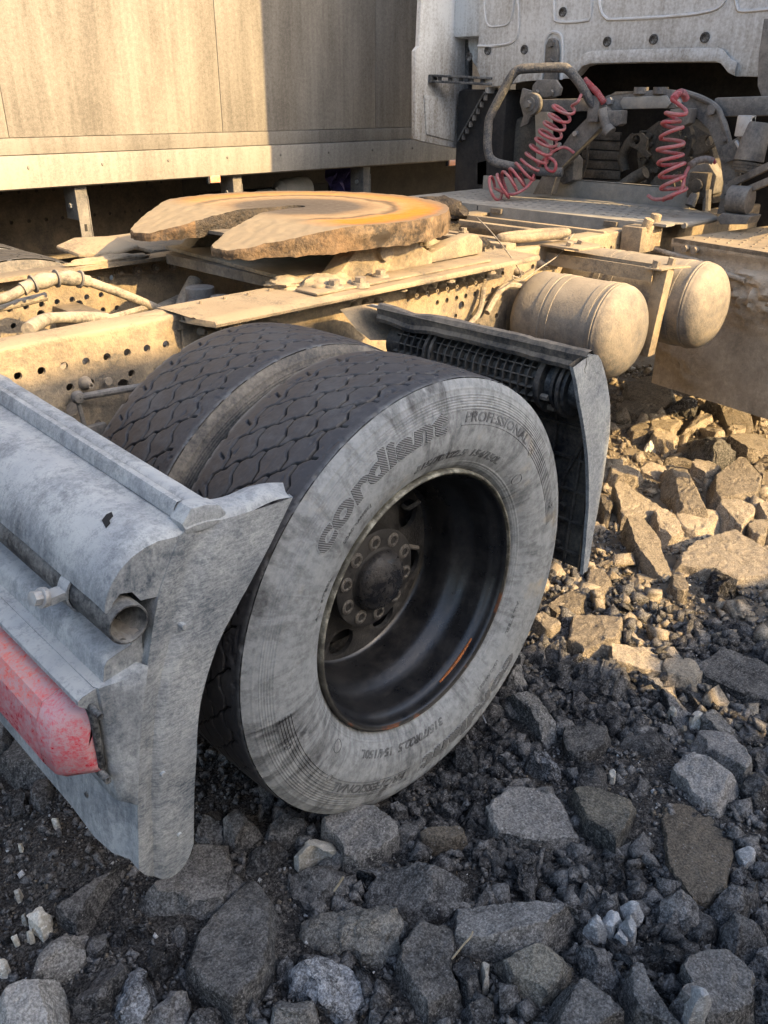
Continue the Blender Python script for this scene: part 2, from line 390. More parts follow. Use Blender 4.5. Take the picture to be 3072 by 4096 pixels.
def m_fifth():
    t = NT('fifth_wheel_top'); c = t.co(); s = t.xyz(c)
    wob = t.math('MULTIPLY', t.math('SUBTRACT', t.noise(c, 5, 4, .6), .5), .10)
    r = t.math('ADD', t.math('SQRT', t.math('ADD', t.math('MULTIPLY', s[0], s[0]), t.math('MULTIPLY', s[1], s[1]))), wob)
    n = t.noise(c, 35, 5, .7)
    base = t.ramp(r, [(.0, (.085, .072, .06)), (.20, (.12, .098, .077)), (.235, (.26, .18, .105)), (.30, (.36, .255, .145)), (.325, (.13, .09, .055)), (.355, (.37, .245, .12)), (.40, (.36, .22, .085)), (.45, (.27, .155, .06)), (.5, (.22, .16, .11))])
    ang = t.math('ARCTAN2', s[1], s[0])
    zone = t.math('MULTIPLY', t.rng(r, .335, .38), t.rng(r, .485, .44))
    near = t.math('MULTIPLY', t.rng(ang, -2.35, -1.9), t.rng(ang, -.55, -1.0))
    orange = t.math('MULTIPLY', t.math('MULTIPLY', zone, near), t.rng(n, .25, .45))
    far = t.math('MULTIPLY', t.math('MULTIPLY', t.rng(r, .33, .36), t.rng(r, .46, .42)), t.rng(t.noise(c, 3.5, 3, .6), .45, .62))
    col = t.mix(t.math('MULTIPLY', far, .5), base, (.52, .23, .05)); col = t.mix(orange, col, (.58, .20, .02))
    lob = t.rng(s[0], -.16, -.24); col = t.mix(lob, col, t.mix(n, (.22, .175, .115), (.36, .29, .195)))
    return t.out(col, t.rng(n, .3, .7, .45, .8), t.bump(n, .4, .002), spec=.35)
M['fifth_top'] = m_fifth()
M['fifth_skirt'] = dusty('fifth_wheel_crust', (.035, .026, .018), (.30, .215, .13), .36, 5, .6, .3, .003, .9, var=1.2, grit=110, dust2=(.19, .115, .06))
M['fifth_jaw'] = dusty('fifth_wheel_grease', (.018, .016, .014), (.12, .095, .07), .3, 14, .45, .2, .006, .9)
def m_lamp(name, c1, c2):
    t = NT(name); c = t.co(); n1 = t.noise(c, 10, 6, .65); q = t.co(scale=(40, 55, 95), rot=(R(12), 0, 0)); v = t.noise(q, 1, 6, .68, .4); n3 = t.noise(c, 230, 3, .7)
    rd = t.math('SUBTRACT', 1., t.math('MULTIPLY', t.math('ABSOLUTE', t.math('SUBTRACT', v, .5)), 8.), clamp=True)
    f = t.math('MULTIPLY_ADD', t.math('SUBTRACT', n1, .5), 1.5, .34); f = t.math('MULTIPLY_ADD', rd, .5, f); f = t.math('MULTIPLY_ADD', t.math('SUBTRACT', n3, .5), 1.8, f); f = t.math('MULTIPLY_ADD', t.math('SUBTRACT', t.noise(c, 60, 5, .7), .5), 1.6, f); f = t.math('MULTIPLY_ADD', t.up(), .18, f)
    f = t.math('ADD', f, 0, clamp=True)
    f = t.math('MULTIPLY', f, .85)
    col = t.mix(f, t.mix(t.rng(t.noise(c, 4, 2, .5), .4, .6), c1, c2), (.45, .33, .33))
    t.b.inputs['Coat Weight'].default_value = .25
    return t.out(col, t.rng(f, 0, 1, .18, .9), t.bump(f, .3, .0007), spec=.5)
M['lamp_red'] = m_lamp('tail_lamp_red', (.50, .008, .03), (.60, .015, .04))
M['lamp_orange'] = m_lamp('tail_lamp_orange_red', (.72, .07, .035), (.70, .045, .04))
M['amber'] = m_lamp('amber_marker', (.85, .25, .02), (.85, .3, .03))
M['gasket'] = dusty('black_gasket', (.015, .016, .018), (.2, .2, .19), .2, 20, .4, .3)

def m_rock(name, dark, light, dust, dustamt, speck=.5, speckcol=(.42, .41, .39), bumpd=.004, con=.45):
    """broken asphalt: bitumen, stone grains, dust film, plus cavity shade and highlights put into the colour"""
    t = NT(name); c = t.co(); rn = t.n.new('ShaderNodeObjectInfo').outputs['Random']
    off = t.n.new('ShaderNodeVectorMath'); off.operation = 'ADD'; t.link(c, off.inputs[0]); t.link(t.comb(t.math('MULTIPLY', rn, 37.), t.math('MULTIPLY', rn, 19.), 0.), off.inputs[1]); c = off.outputs[0]
    n0 = t.noise(c, 4.5, 4, .6); n1 = t.noise(c, 14, 6, .68); n2 = t.noise(c, 70, 6, .78); n3 = t.noise(c, 330, 3, .7)
    n4 = t.noise(c, 210, 4, .75)
    base = t.mix(t.rng(n1, .36, .64), dark, light)
    base = t.mix(t.rng(n2, .45, .60), base, tuple(min(.8, x*2.3) for x in light))
    base = t.mix(t.rng(n4, .44, .58), tuple(x*con for x in dark), base)  # pits darkened, high spots lightened above: relief shading put into the colour
    sp = t.rng(t.voro(c, 105), .10, .24, 1, 0); gate = t.rng(t.noise(c, 48, 3, .6), .48, .58)
    sp2 = t.rng(t.voro(c, 42), .07, .13, 1, 0); gate2 = t.rng(t.noise(c, 21, 3, .6), .50, .56)
    grain = t.math('MAXIMUM', t.math('MULTIPLY', sp, gate), t.math('MULTIPLY', t.math('MULTIPLY', sp2, gate2), .8))
    f = t.math('MULTIPLY_ADD', t.math('SUBTRACT', n1, .5), 1.6, dustamt); f = t.math('MULTIPLY_ADD', t.math('SUBTRACT', n2, .5), 1.6, f)
    f = t.math('MULTIPLY_ADD', t.math('SUBTRACT', n0, .5), 1.1, f); f = t.math('MULTIPLY_ADD', t.math('SUBTRACT', n3, .5), .9, f)
    f = t.math('MULTIPLY_ADD', t.up(), .45, f); f = t.math('SUBTRACT', f, .2)
    f = t.math('MULTIPLY_ADD', t.math('SUBTRACT', rn, .5), .25, f, clamp=True)
    col = t.mix(f, base, t.mix(t.rng(n4, .40, .62), tuple(x*(con+.08) for x in dust), tuple(min(.85, x*1.22) for x in dust)))
    col = t.mix(t.math('MULTIPLY', grain, speck), col, speckcol)
    hv = t.n.new('ShaderNodeHueSaturation'); t.link(t.rng(rn, 0, 1, .72, 1.42), hv.inputs['Value']); t.link(col, hv.inputs['Color']); col = hv.outputs[0]
    h = t.math('ADD', t.math('MULTIPLY', n2, 1.), t.math('MULTIPLY', n3, .45)); h = t.math('MULTIPLY_ADD', grain, .25, h); h = t.math('MULTIPLY_ADD', n1, 1.3, h); h = t.math('MULTIPLY_ADD', n4, .8, h)
    return t.out(col, .88, t.bump(h, 1., bumpd*1.4), spec=.25)
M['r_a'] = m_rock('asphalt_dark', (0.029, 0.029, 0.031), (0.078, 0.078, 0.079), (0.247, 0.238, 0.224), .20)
M['r_s'] = m_rock('asphalt_slab', (0.039, 0.039, 0.040), (0.091, 0.090, 0.088), (0.273, 0.260, 0.240), .34, .75)
M['r_p'] = m_rock('pale_slab', (0.143, 0.143, 0.137), (0.208, 0.208, 0.198), (0.312, 0.302, 0.280), .55, .3, bumpd=.002)
M['r_k'] = m_rock('speckled_grey', (0.078, 0.078, 0.075), (0.156, 0.153, 0.148), (0.325, 0.312, 0.286), .42, 1., (.5, .49, .46))
M['r_g'] = m_rock('crumbly_dark', (0.021, 0.021, 0.023), (0.072, 0.072, 0.075), (0.234, 0.225, 0.211), .18, .8, bumpd=.010)
M['r_q'] = m_rock('gritty_pale', (.10, .098, .09), (.20, .195, .18), (.36, .34, .30), .55, .9, bumpd=.008)
M['r_b'] = m_rock('blotchy', (0.039, 0.040, 0.043), (0.117, 0.120, 0.124), (0.546, 0.559, 0.572), .12, .8, bumpd=.006)
M['r_t'] = m_rock('dirt_caked', (.08, .066, .05), (.16, .135, .105), (.23, .195, .15), .6, .7, bumpd=.005)
M['r_y'] = m_rock('slab_yellow_dust', (0.078, 0.078, 0.075), (0.130, 0.127, 0.120), (0.325, 0.293, 0.227), .38, .5)
M['r_v'] = m_rock('grooved_slab', (0.098, 0.098, 0.095), (0.156, 0.153, 0.148), (0.286, 0.273, 0.254), .5, .5, bumpd=.003)
M['r_d'] = m_rock('sunlit_dusty_tan', (.12, .105, .085), (.25, .22, .18), (.42, .36, .275), .58, .6, bumpd=.006, con=.6)  # dry dusty rubble, brightened and warmed so its colour carries sunlight
M['r_w'] = m_rock('limestone_cream', (.40, .375, .31), (.52, .49, .42), (.56, .53, .46), .4, .2, bumpd=.003, con=.85)
M['r_W'] = m_rock('white_concrete', (.36, .36, .355), (.52, .52, .51), (.6, .6, .59), .35, .3, (.2, .2, .2), bumpd=.006, con=.85)
def m_ground():
    t = NT('dirt_ground'); c = t.co(); s = t.xyz(c)
    n1 = t.noise(c, 2.2, 5, .6); n2 = t.noise(c, 22, 6, .72); n3 = t.noise(c, 150, 4, .75)
    col = t.mix(t.rng(n1, .35, .65), (.046, .045, .046), (.088, .083, .078)); col = t.mix(t.rng(n2, .4, .72), col, (.145, .136, .126))
    n4 = t.noise(c, 190, 4, .75); col = t.mix(t.rng(n4, .42, .60), (.014, .013, .012), col); col = t.mix(t.rng(t.noise(c, 75, 4, .7), .56, .66), col, (.20, .18, .155))
    far = t.rng(s[0], .7, 1.6); col = t.mix(far, col, t.mix(n2, (.11, .092, .072), (.32, .27, .20)))  # lighter, warmer dirt on the sunlit side: sunlight put into the colour
    sp = t.rng(t.voro(c, 95), .06, .16, 1, 0); gate = t.rng(t.noise(c, 33, 3, .6), .56, .66)
    col = t.mix(t.math('MULTIPLY', t.math('MULTIPLY', sp, gate), .8), col, (.34, .33, .31))
    return t.out(col, .95, t.bump(t.math('ADD', n2, t.math('MULTIPLY', n3, .5)), .9, .012), spec=.15)
M['ground'] = m_ground()
# ---------------------------------------------------------------- ground: one sheet to the horizon, dense and lumpy near the truck
def axis_pts(a, b, step, far):
    mid = np.arange(a, b+step/2, step); out = []; d = step; x = b
    while x < far: d *= 1.35; x += d; out.append(x)
    neg = []; d = step; x = a
    while x > -far: d *= 1.35; x -= d; neg.append(x)
    return np.array(neg[::-1]+list(mid)+out)
gx = axis_pts(-1.4, 3.8, .016, 220); gy = axis_pts(-1.3, 1.9, .016, 220)
GX, GY = np.meshgrid(gx, gy, indexing='ij'); P2 = np.stack([GX.ravel(), GY.ravel(), 0*GX.ravel()], 1)
def ground_z(P):
    P = np.asarray(P, float).copy(); P[:, 2] = 0
    return .022*fbm(P*2.3, 3, 3) + .012*fbm(P*11, 4, 9) - .004
Z = ground_z(P2); fade = np.clip(1-(np.abs(P2[:, 0]-1.2)-2.8)/3, 0, 1)*np.clip(1-(np.abs(P2[:, 1]-.3)-1.8)/3, 0, 1); P2[:, 2] = Z*fade
na, nb = len(gx), len(gy); I = np.arange(na*nb).reshape(na, nb)
F = np.stack([I[:-1, :-1], I[1:, :-1], I[1:, 1:], I[:-1, 1:]], -1).reshape(-1, 4)
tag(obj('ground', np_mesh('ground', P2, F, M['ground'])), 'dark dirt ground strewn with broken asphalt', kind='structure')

# ---------------------------------------------------------------- box trailer parked behind the tractor
TY = 3.4
tr = empty('box_trailer', (2.5, TY+1.25, 0))
tag(tr, 'long dusty box semi-trailer parked behind the tractor unit, half in cab shadow', 'trailer')
def tpart(mb, name, mat, parent=tr, **k):
    mb.v = [(x-2.5, y-TY-1.25, z) for x, y, z in mb.v]; return mb.build(name, mat, parent, **k)
pm = MB().box((0, 0, 0), (1.2525, .03, 2.63)).mesh('side_panel', M['trailer'], bevel=.004)
for k in range(10):
    o = obj('side_panel', pm, tr, (-3.03+1.257*k+.628-2.5, -1.25+.015, 2.585))
for k in range(10):
    x = -3.03+1.257*k
    tpart(MB().span(x-.02, x+.02, TY+.006, TY+.03, 1.27, 3.9), 'panel_seam', M['trailer_band'])
tpart(MB().span(-4.2, 10.5, TY+.032, TY+2.5, 1.1, 3.95), 'body', M['trailer'])
tpart(MB().span(-4.2, 10.5, TY-.004, TY+.03, 1.193, 1.268), 'rub_rail', M['trailer_band'], bevel=.003)
sill = MB(); prof = [(TY+.03, 1.19), (TY-.022, 1.19), (TY-.026, 1.182), (TY-.018, 1.04), (TY-.006, 1.032), (TY+.05, 1.032), (TY+.05, 1.09)]
sill.grid([[(x, y, z) for y, z in prof] for x in (-4.2, 10.5)]); tpart(sill, 'bottom_sill', M['trailer_sill'])
for x in np.arange(-3.6, 6, .4): tpart(MB().cyl((x, TY-.022, 1.135), (x, TY-.03, 1.135), .008, .006, 8), 'rivet', M['trailer_band'])
# chassis beam with its rows of holes, deck underside
hs = [circ(x, z, .012, 8) for x in np.arange(-.5, 2.2, .11) for z in (.93,)] + [circ(x+.03, .76, .012, 8) for x in np.arange(-.5, 2.2, .11)]
tpart(MB().prism([(-4, .55), (2.3, .55), (2.3, 1.0), (-4, 1.0)], lambda u, v, t: (u, TY+.95+t, v), 0, .008, hs), 'chassis_beam', M['beam_dark'], smooth=None)
tpart(MB().span(-4, 2.3, TY+.85, TY+.96, 1.0, 1.012).span(-4, 2.3, TY+.83, TY+.96, .535, .55), 'beam_flange', M['frame_dark'])
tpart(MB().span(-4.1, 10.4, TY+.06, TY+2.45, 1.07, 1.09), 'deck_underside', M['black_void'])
tpart(MB().span(-4.1, 8, TY+1.75, TY+1.8, .3, 1.06), 'void_backdrop', M['black_void'])  # dark sheet added to stand in for the deep shade under the trailer
for x in (1.085, 2.1, 3.2, -.4):
    b = MB().span(x-.03, x+.035, TY+.035, TY+.041, .62, 1.05).span(x-.034, x-.029, TY+.03, TY+.16, .86, 1.05).span(x+.031, x+.036, TY+.03, TY+.07, .62, .98)
    tpart(b, 'guard_post', M['grey_dust'], bevel=.0015)
    for z in (.66, .74, .82): tpart(MB().span(x-.006, x+.006, TY+.030, TY+.036, z-.018, z+.018), 'slot', M['black_void'])
    tpart(MB().cyl((x-.035, TY+.09, .93), (x-.047, TY+.09, .93), .014, n=6), 'bolt', M['zinc'])
for x, z in ((1.905, 1.022), (4.05, 1.02)):
    h = tpart(MB().span(x-.042, x+.042, TY-.012, TY+.012, z-.026, z+.026), 'marker_lamp', M['gasket'], bevel=.006)
    tpart(MB().span(x-.036, x+.036, TY-.022, TY-.013, z-.02, z+.02), 'lens', M['amber'], bevel=.004)
for x0, x1 in ((-4, 0.2), (4.5, 7)): tpart(MB().span(x0, x1, TY+.2, TY+.24, .72, .84), 'side_guard_rail', M['grey_dust'], bevel=.004)
for k in range(3):
    for yy in (.45, 2.05):
        tpart(MB().lathe([(-.13, .2), (-.14, .36), (-.12, .47), (-.1, .5), (.1, .5), (.12, .47), (.14, .36), (.13, .2), (-.13, .2)], (-3.6+1.3*k+0, TY+yy, .5), 40), 'wheel', M['tread'])

# things stowed under the trailer
def stow(name, label, cat, mb, mat, loc):
    return tag(obj(name, mb.mesh(name, mat), None, loc), label, cat)
stow('storage_tray', 'dark steel tray under the trailer holding bottles and rags', 'tray', MB().span(-.75, .75, -.2, .2, -.02, 0).span(-.75, .75, .18, .2, 0, .08), M['black_void'], (2.95, TY+.42, .80))
bt = MB().lathe([(0, .0), (0, .055), (.19, .055), (.25, .022), (.262, .022)], n=20, axis='z')
o = stow('plastic_bottle', 'clear plastic bottle with yellow cap lying under the trailer', 'bottle', bt, dusty('bottle_plastic', (.10, .12, .11), (.2, .19, .17), .3, 12, .25), (2.62, TY+.3, .857))
o.rotation_euler = (R(90), 0, R(-75)); cp = MB().lathe([(.258, 0), (.258, .026), (.298, .026), (.3, .0)], n=16, axis='z').build('cap', dusty('yellow_cap', (.75, .45, .02), (.5, .4, .2), .1), o)
jg = MB().lathe([(0, .0), (0, .085), (.2, .085), (.26, .07), (.29, .03), (.32, .03)], n=20, axis='z')
o = stow('plastic_jug', 'cloudy plastic jug lying beside the yellow-capped bottle', 'jug', jg, dusty('jug_plastic', (.22, .22, .2), (.3, .28, .25), .4, 12, .4), (2.86, TY+.3, .887)); o.rotation_euler = (R(90), 0, R(-80))
rg = MB(); P = []
for i in range(9):
    P.append([(.30*(i/8-.5)+.03*math.sin(j*1.3), .05*math.sin(i*2+j), .13-.045*j+.02*math.sin(i*1.7+j*2.1)) for j in range(8)])
rg.grid(P); stow('blue_rag', 'crumpled blue and purple rag stuffed under the trailer', 'rag', rg, dusty('rag', (.035, .03, .11), (.09, .07, .16), .4, 12, .9), (3.2, TY+.27, .95))

# ---------------------------------------------------------------- vehicles standing to the right, outside the picture: their bodies shade the wheel
def neighbour(name, label, x0, x1, y, z0, z1, depth):
    t = empty(name, ((x0+x1)/2, y-depth/2, 0)); tag(t, label, 'trailer'); ox, oy = (x0+x1)/2, y-depth/2
    def pp(mb, n, m, **k):
        mb.v = [(a-ox, b-oy, c) for a, b, c in mb.v]; mb.build(n, m, t, **k)
    pp(MB().span(x0, x1, y-depth, y, z0, z1), 'body', M['trailer'], bevel=.02)
    pp(MB().span(x0+.1, x1-.1, y-depth+.5, y-.5, .85, z0-.003), 'chassis', M['frame_dark'])
    for xx in (x0+.9, x0+2.2, x1-.9):
        for yy in (y-.2, y-depth+.2):
            pp(MB().lathe([(-.13, .2), (-.14, .36), (-.12, .47), (-.1, .5), (.1, .5), (.12, .47), (.14, .36), (.13, .2), (-.13, .2)], (xx, yy, .5), 40), 'wheel', M['tread'])
neighbour('tall_box_trailer', 'tall box trailer parked out of view to the right, shading the wheel', -8.5, 1.36, -4.5, 1.1, 3.76, 2.5)
neighbour('low_cargo_trailer', 'low dropside trailer parked out of view, shading the near rubble', 1.44, 7.5, -4.5, 1.0, 2.36, 2.5)
# ================================================================ the tractor unit
YC = 1.21                                  # its centre line; the wheel's outer rim lies at y = 0
truck = empty('tractor_unit', (0, 0, 0))
tag(truck, 'dusty truck tractor unit seen from its right rear, without a trailer', 'truck')
def part(mb, name, mat, parent=truck, **k): return mb.build(name, mat, parent, **k)
def bolt_mesh(r, h, mat, cone=False):
    b = MB()
    if cone: b.lathe([(0, r*1.9), (h*.25, r*1.7), (h*.55, r*1.15), (h*.6, r), (h, r*.85), (h, r*.45), (h*.8, r*.4), (h*.8, 0.0001)], n=12, axis='y'); b.v = [(x, -y, z) for x, y, z in b.v]
    else: b.cyl((0, 0, 0), (0, 0, h*.25), r*1.35, n=14).cyl((0, 0, h*.25), (0, 0, h*.8), r, n=6).cyl((0, 0, h*.8), (0, 0, h*1.5), r*.5, n=8)
    return b.mesh('bolt', mat)

# ---- frame rails: C-channels with real holes
RT, RB = .978, .705
def rail(yo, sgn, name, holes, x0=-.9, x1=3.6):
    t = .009
    hh = [circ(x, z, r, 10) for x, z, r in holes]
    m = MB().prism([(x0, RB), (x1, RB), (x1, RT-.012), (x0, RT-.012)], lambda u, v, q: (u, yo+sgn*q, v), 0, t, hh)
    o = part(m, name, M['frame'], smooth=None)
    for zz, nm in ((RT, 'top_flange'), (RB, 'bottom_flange')):
        z0, z1 = (RT-.012, RT) if zz == RT else (RB-.009, RB)
        prof = [(0.004, z0), (0, z0), (.0, z1-.006), (.002, z1-.002), (.006, z1), (.085, z1), (.085, z0)] if zz == RT else [(0, z0), (0, z1), (.085, z1), (.085, z0)]
        f = MB(); xs = np.arange(x0, x1+.01, .06); rows = []
        for x in xs:
            row = []
            for a, b in prof:
                j = .0022*float(fbm([[x*9, a*60, b*9]], 2)[0]) if zz == RT and b == z1 else 0
                row.append((x, yo+sgn*a, b+j))
            rows.append(row)
        f.grid(rows); part(f, nm, M['frame'], o, smooth=50)
    return o
nh = [(-.50+.0528*k, .913, .0095) for k in range(-6, 9)] + [(-.336, .862, .0095), (-.285, .861, .0095), (-.179, .861, .0095), (-.388, .812, .0095), (-.338, .752, .0095), (-.283, .76, .0095), (-.205, .837, .016), (-.338, .811, .017), (-.44, .76, .009)]
nh += [(.935+.0486*k, .860, .009) for k in range(0, 9)] + [(.935+.0486*k, .80, .009) for k in range(-4, 3)] + [(1.184, .911, .008), (1.281, .909, .009), (1.06, .832, .015), (1.46, .91, .01), (1.56, .87, .01), (1.66, .90, .01), (1.52, .80, .01)] + [(1.75+.05*k, .92, .008) for k in range(9)]
rail_n = rail(.80, 1, 'frame_rail', nh)
fh = [(-.114+.0508*k, .869, .0095) for k in range(-6, 8)] + [(-.112, .818, .0095), (-.061, .819, .0095), (.241, .818, .0095), (.19, .819, .0095), (.191, .919, .009), (.238, .918, .009), (-.02, .84, .013), (.11, .85, .014), (1.35, .9, .01), (1.4, .9, .01)]
rail_f = rail(1.63, -1, 'frame_rail', fh)
# rubbed edge dirt ridge and clumps on the flange come from the material; bolts sit on it
bm_top = bolt_mesh(.008, .010, M['frame']); bm_cone = bolt_mesh(.0085, .032, M['bolt'], True); bm_big = bolt_mesh(.013, .018, M['bolt'])
for k in range(7): obj('bolt', bm_top, rail_n, (.06+.075*k, .842+.004*math.sin(k*3), RT-.002))
for k in range(5): obj('bolt', bm_top, rail_n, (1.18+.05*k, .845, RT+.004))
for x, z in [(.02, .93), (.07, .935), (.12, .93)] + [(.56+.0486*k, .905) for k in range(0, 3)] + [(.80+.0486*k, .908) for k in range(0, 8)] + [(.62, .845), (.70, .86)]:
    obj('bolt', bm_cone, rail_n, (x, .80, z))
for x, z in [(-.30, .865), (1.5, .915), (1.55, .915), (1.62, .905), (1.67, .905), (1.36, .905)]: obj('bolt', bm_cone, rail_n, (x, .80, z))
for x, z in [(.26, .935), (.33, .93), (.40, .93), (.47, .93), (.54, .93)]:
    o = obj('bolt', bm_big, rail_f, (x, 1.621, z)); o.rotation_euler = (R(90), 0, 0)
b = MB().tube([(-.25, .785, .862), (-.25, .78, .862)], .01, 8); part(b, 'rail_stud', M['bolt'], rail_n)

# ---- angle bracket along the near rail carrying the fifth wheel
angle = MB(); xs = np.concatenate([np.linspace(-.045, -.02, 4), np.arange(.0, 1.30, .05), [1.3]]); rows = []
for i, x in enumerate(xs):
    y0 = .665 + (.09 if i == 0 else .05 if i == 1 else .02 if i == 2 else 0); j = .0025*float(fbm([[x*14, 1, 2]], 3)[0])
    rows.append([(x, .798, .945), (x, .786, .945), (x, .786, .968), (x, y0, .968), (x, y0-.002, .975), (x, y0+.003, .982+j), (x, .73, .984+j), (x, .80, .985+j), (x, .88, .985)])
angle.grid(rows); part(angle, 'mounting_angle', M['frame'], smooth=50)
part(MB().prism([(-.045, .79), (-.03, .975), (.12, .97), (.05, .9), (.0, .80)], lambda u, v, t: (u, .79+t, v), 0, .008), 'bracket_gusset', M['frame'], bevel=.002)
part(MB().span(.33, 1.08, .70, .79, .9855, .992), 'wear_strip', M['frame'], bevel=.002)
for x, y in [(.42, .73), (.50, .71), (.62, .75)]:
    part(MB().cyl((x, y, .985), (x, y, .998), .028, .024, 14).cyl((x, y, .998), (x, y, 1.012), .017, n=6), 'clamp_bolt', M['bolt'])
for k in range(6): obj('bolt', bm_big, truck, (.06+.2*k, .70+.015*math.sin(k), .953)).name = 'hanging_bolt'

# ---- cross plate under the fifth wheel, crossmembers, crust
part(MB().prism([(.385, .84), (.445, 1.61), (1.00, 1.61), (1.00, .84)], lambda u, v, t: (u, v, .987+t), 0, .012), 'cross_plate', M['plate'], bevel=.002)
part(MB().span(.40, .50, .89, 1.54, .955, .985), 'plate_stiffener', M['frame_dark'])
for x0, x1, z0, z1, m in ((1.12, 1.26, .88, .975, 'frame'), (1.56, 1.60, .955, .972, 'frame'), (1.68, 1.74, .94, .985, 'frame'), (1.95, 1.98, .95, .985, 'frame'), (.02, .10, .76, .86, 'frame_dark'), (-.75, -.62, .72, .96, 'frame_dark')):
    part(MB().span(x0, x1, .81, 1.62, z0, z1), 'crossmember', M[m], bevel=.004)
part(MB().span(1.33, 1.39, .83, 1.36, .965, .997).span(1.33, 1.39, 1.30, 1.36, .997, 1.02), 'cross_bar', M['frame'], bevel=.004)
part(MB().span(1.62, 1.655, .86, 1.55, .99, 1.012), 'cross_bar', M['frame'], bevel=.003)
for x, y in ((1.36, 1.05), (1.36, 1.30), (1.02, .93), (1.05, 1.20), (1.64, 1.47), (.93, .83)): 
    part(MB().cyl((x, y, .985), (x, y, 1.03), .012, n=10).cyl((x, y, 1.0), (x, y, 1.018), .02, n=6), 'stud', M['bolt'])
# pedestals of the fifth wheel
for s in (-1, 1):
    y = YC + s*.36 - .02
    poly = [(.46, .985), (.90, .985), (.90, 1.02), (.80, 1.075), (.74, 1.09), (.62, 1.09), (.56, 1.06), (.50, 1.01)]
    part(MB().prism(poly, lambda u, v, t: (u, y+t, v), -.035, .035), 'pedestal', M['plate'], bevel=.006)
    part(MB().cyl((.68, y-.05, 1.055), (.68, y+.05, 1.055), .03, n=18), 'pivot_pin', M['bolt'])
part(MB().prism([(.80, .99), (1.16, .99), (1.16, 1.03), (1.13, 1.055), (1.09, 1.058), (1.0, 1.045), (.9, 1.02)], lambda u, v, t: (u, .80+t, v), 0, .05), 'pedestal_flange', M['frame'], bevel=.008)
# caked lumps of grease and dirt
def lump(c, s, mat, seed, name='dirt_clump', parent=truck):
    n = 14; V = []; F = []
    for i in range(n):
        th = math.pi*i/(n-1)/1.7
        for j in range(22):
            a = 2*math.pi*j/22; V.append((math.sin(th)*math.cos(a)*1.2, math.sin(th)*math.sin(a)*1.2, math.cos(th)))
    V = np.array(V); V *= (1+.24*fbm(V*2.6+seed, 3, seed))[:, None]
    V = V*np.array(s)+np.array(c)
    I = np.arange(n*22).reshape(n, 22); F = np.stack([I[:-1], np.roll(I, -1, 1)[:-1], np.roll(I, -1, 1)[1:], I[1:]], -1).reshape(-1, 4)
    return obj(name, np_mesh(name, V, F, mat, sharp=60), parent)
for i, (c, s) in enumerate((((.44, .79, .985), (.075, .045, .03)), ((.62, .86, .99), (.06, .05, .055)), ((1.20, .90, .99), (.075, .05, .04)), ((1.10, 1.0, .99), (.06, .06, .03)), ((.36, .86, .99), (.05, .05, .02)), ((1.17, 1.02, 1.06), (.05, .07, .045)), ((.22, 1.58, .98), (.12, .03, .018)), ((.02, .86, .978), (.1, .025, .006)))):
    lump(c, s, M['plate'] if i not in (2, 5) else M['fifth_jaw'], i)

# ---- fifth wheel
fw = empty('fifth_wheel', (.68, 1.185, 1.145), truck); fw.scale = (.97, .97, 1)
def fw_outline():
    a = [(-.475, .235), (-.462, .275), (-.42, .315), (-.33, .38), (-.24, .44)]
    arc = [(.5*math.cos(t), .5*math.sin(t)) for t in np.linspace(math.atan2(.455, -.19), 0, 34)]
    inner = [(-.47, .185), (-.455, .158), (-.36, .105), (-.22, .062), (-.07, .032)]
    hole = [(.035*math.cos(t)-.01, .035*math.sin(t)) for t in np.linspace(2.2, 0, 7)]
    top = a + arc; half = inner[::-1]
    pts = top + [(x, -y) for x, y in top[::-1][1:]] + [(x, -y) for x, y in inner] + [(x, -y) for x, y in hole][:-1] + hole[::-1] + half
    out = []
    for i, p in enumerate(pts):
        q = pts[(i+1) % len(pts)]; L = math.dist(p, q); n = max(1, int(L/.008))
        if L < 1e-6: continue
        out += [(p[0]+(q[0]-p[0])*k/n, p[1]+(q[1]-p[1])*k/n) for k in range(n)]
    return out
OL = fw_outline(); n = len(OL)
co = [Vector(p) for p in OL]
for x in np.arange(-.47, .5, .009):
    for y in np.arange(-.49, .5, .009): co.append(Vector((x+.004*math.sin(y*300), y)))
vo, eo, fo = delaunay_2d_cdt(co, [], [list(range(n))], 1, 1e-6)[:3]
V = np.array([(v.x, v.y, 0) for v in vo])
def fw_z(V):
    r = np.hypot(V[:, 0], V[:, 1]); z = np.where(V[:, 0] < -.19, -(np.clip(-.19-V[:, 0], 0, 1)**1.15)*.25, 0)
    return z + .0012*fbm(V*30, 3, 5)*(r > .24) + np.clip((-.17-V[:, 0])*12, 0, 1)*.0016*fbm(V*60, 2, 8)
V[:, 2] = fw_z(V)
me = np_mesh('deck_plate', V, [tuple(f) for f in fo if len(f) == 3], M['fifth_top'], sharp=50); obj('deck_plate', me, fw)
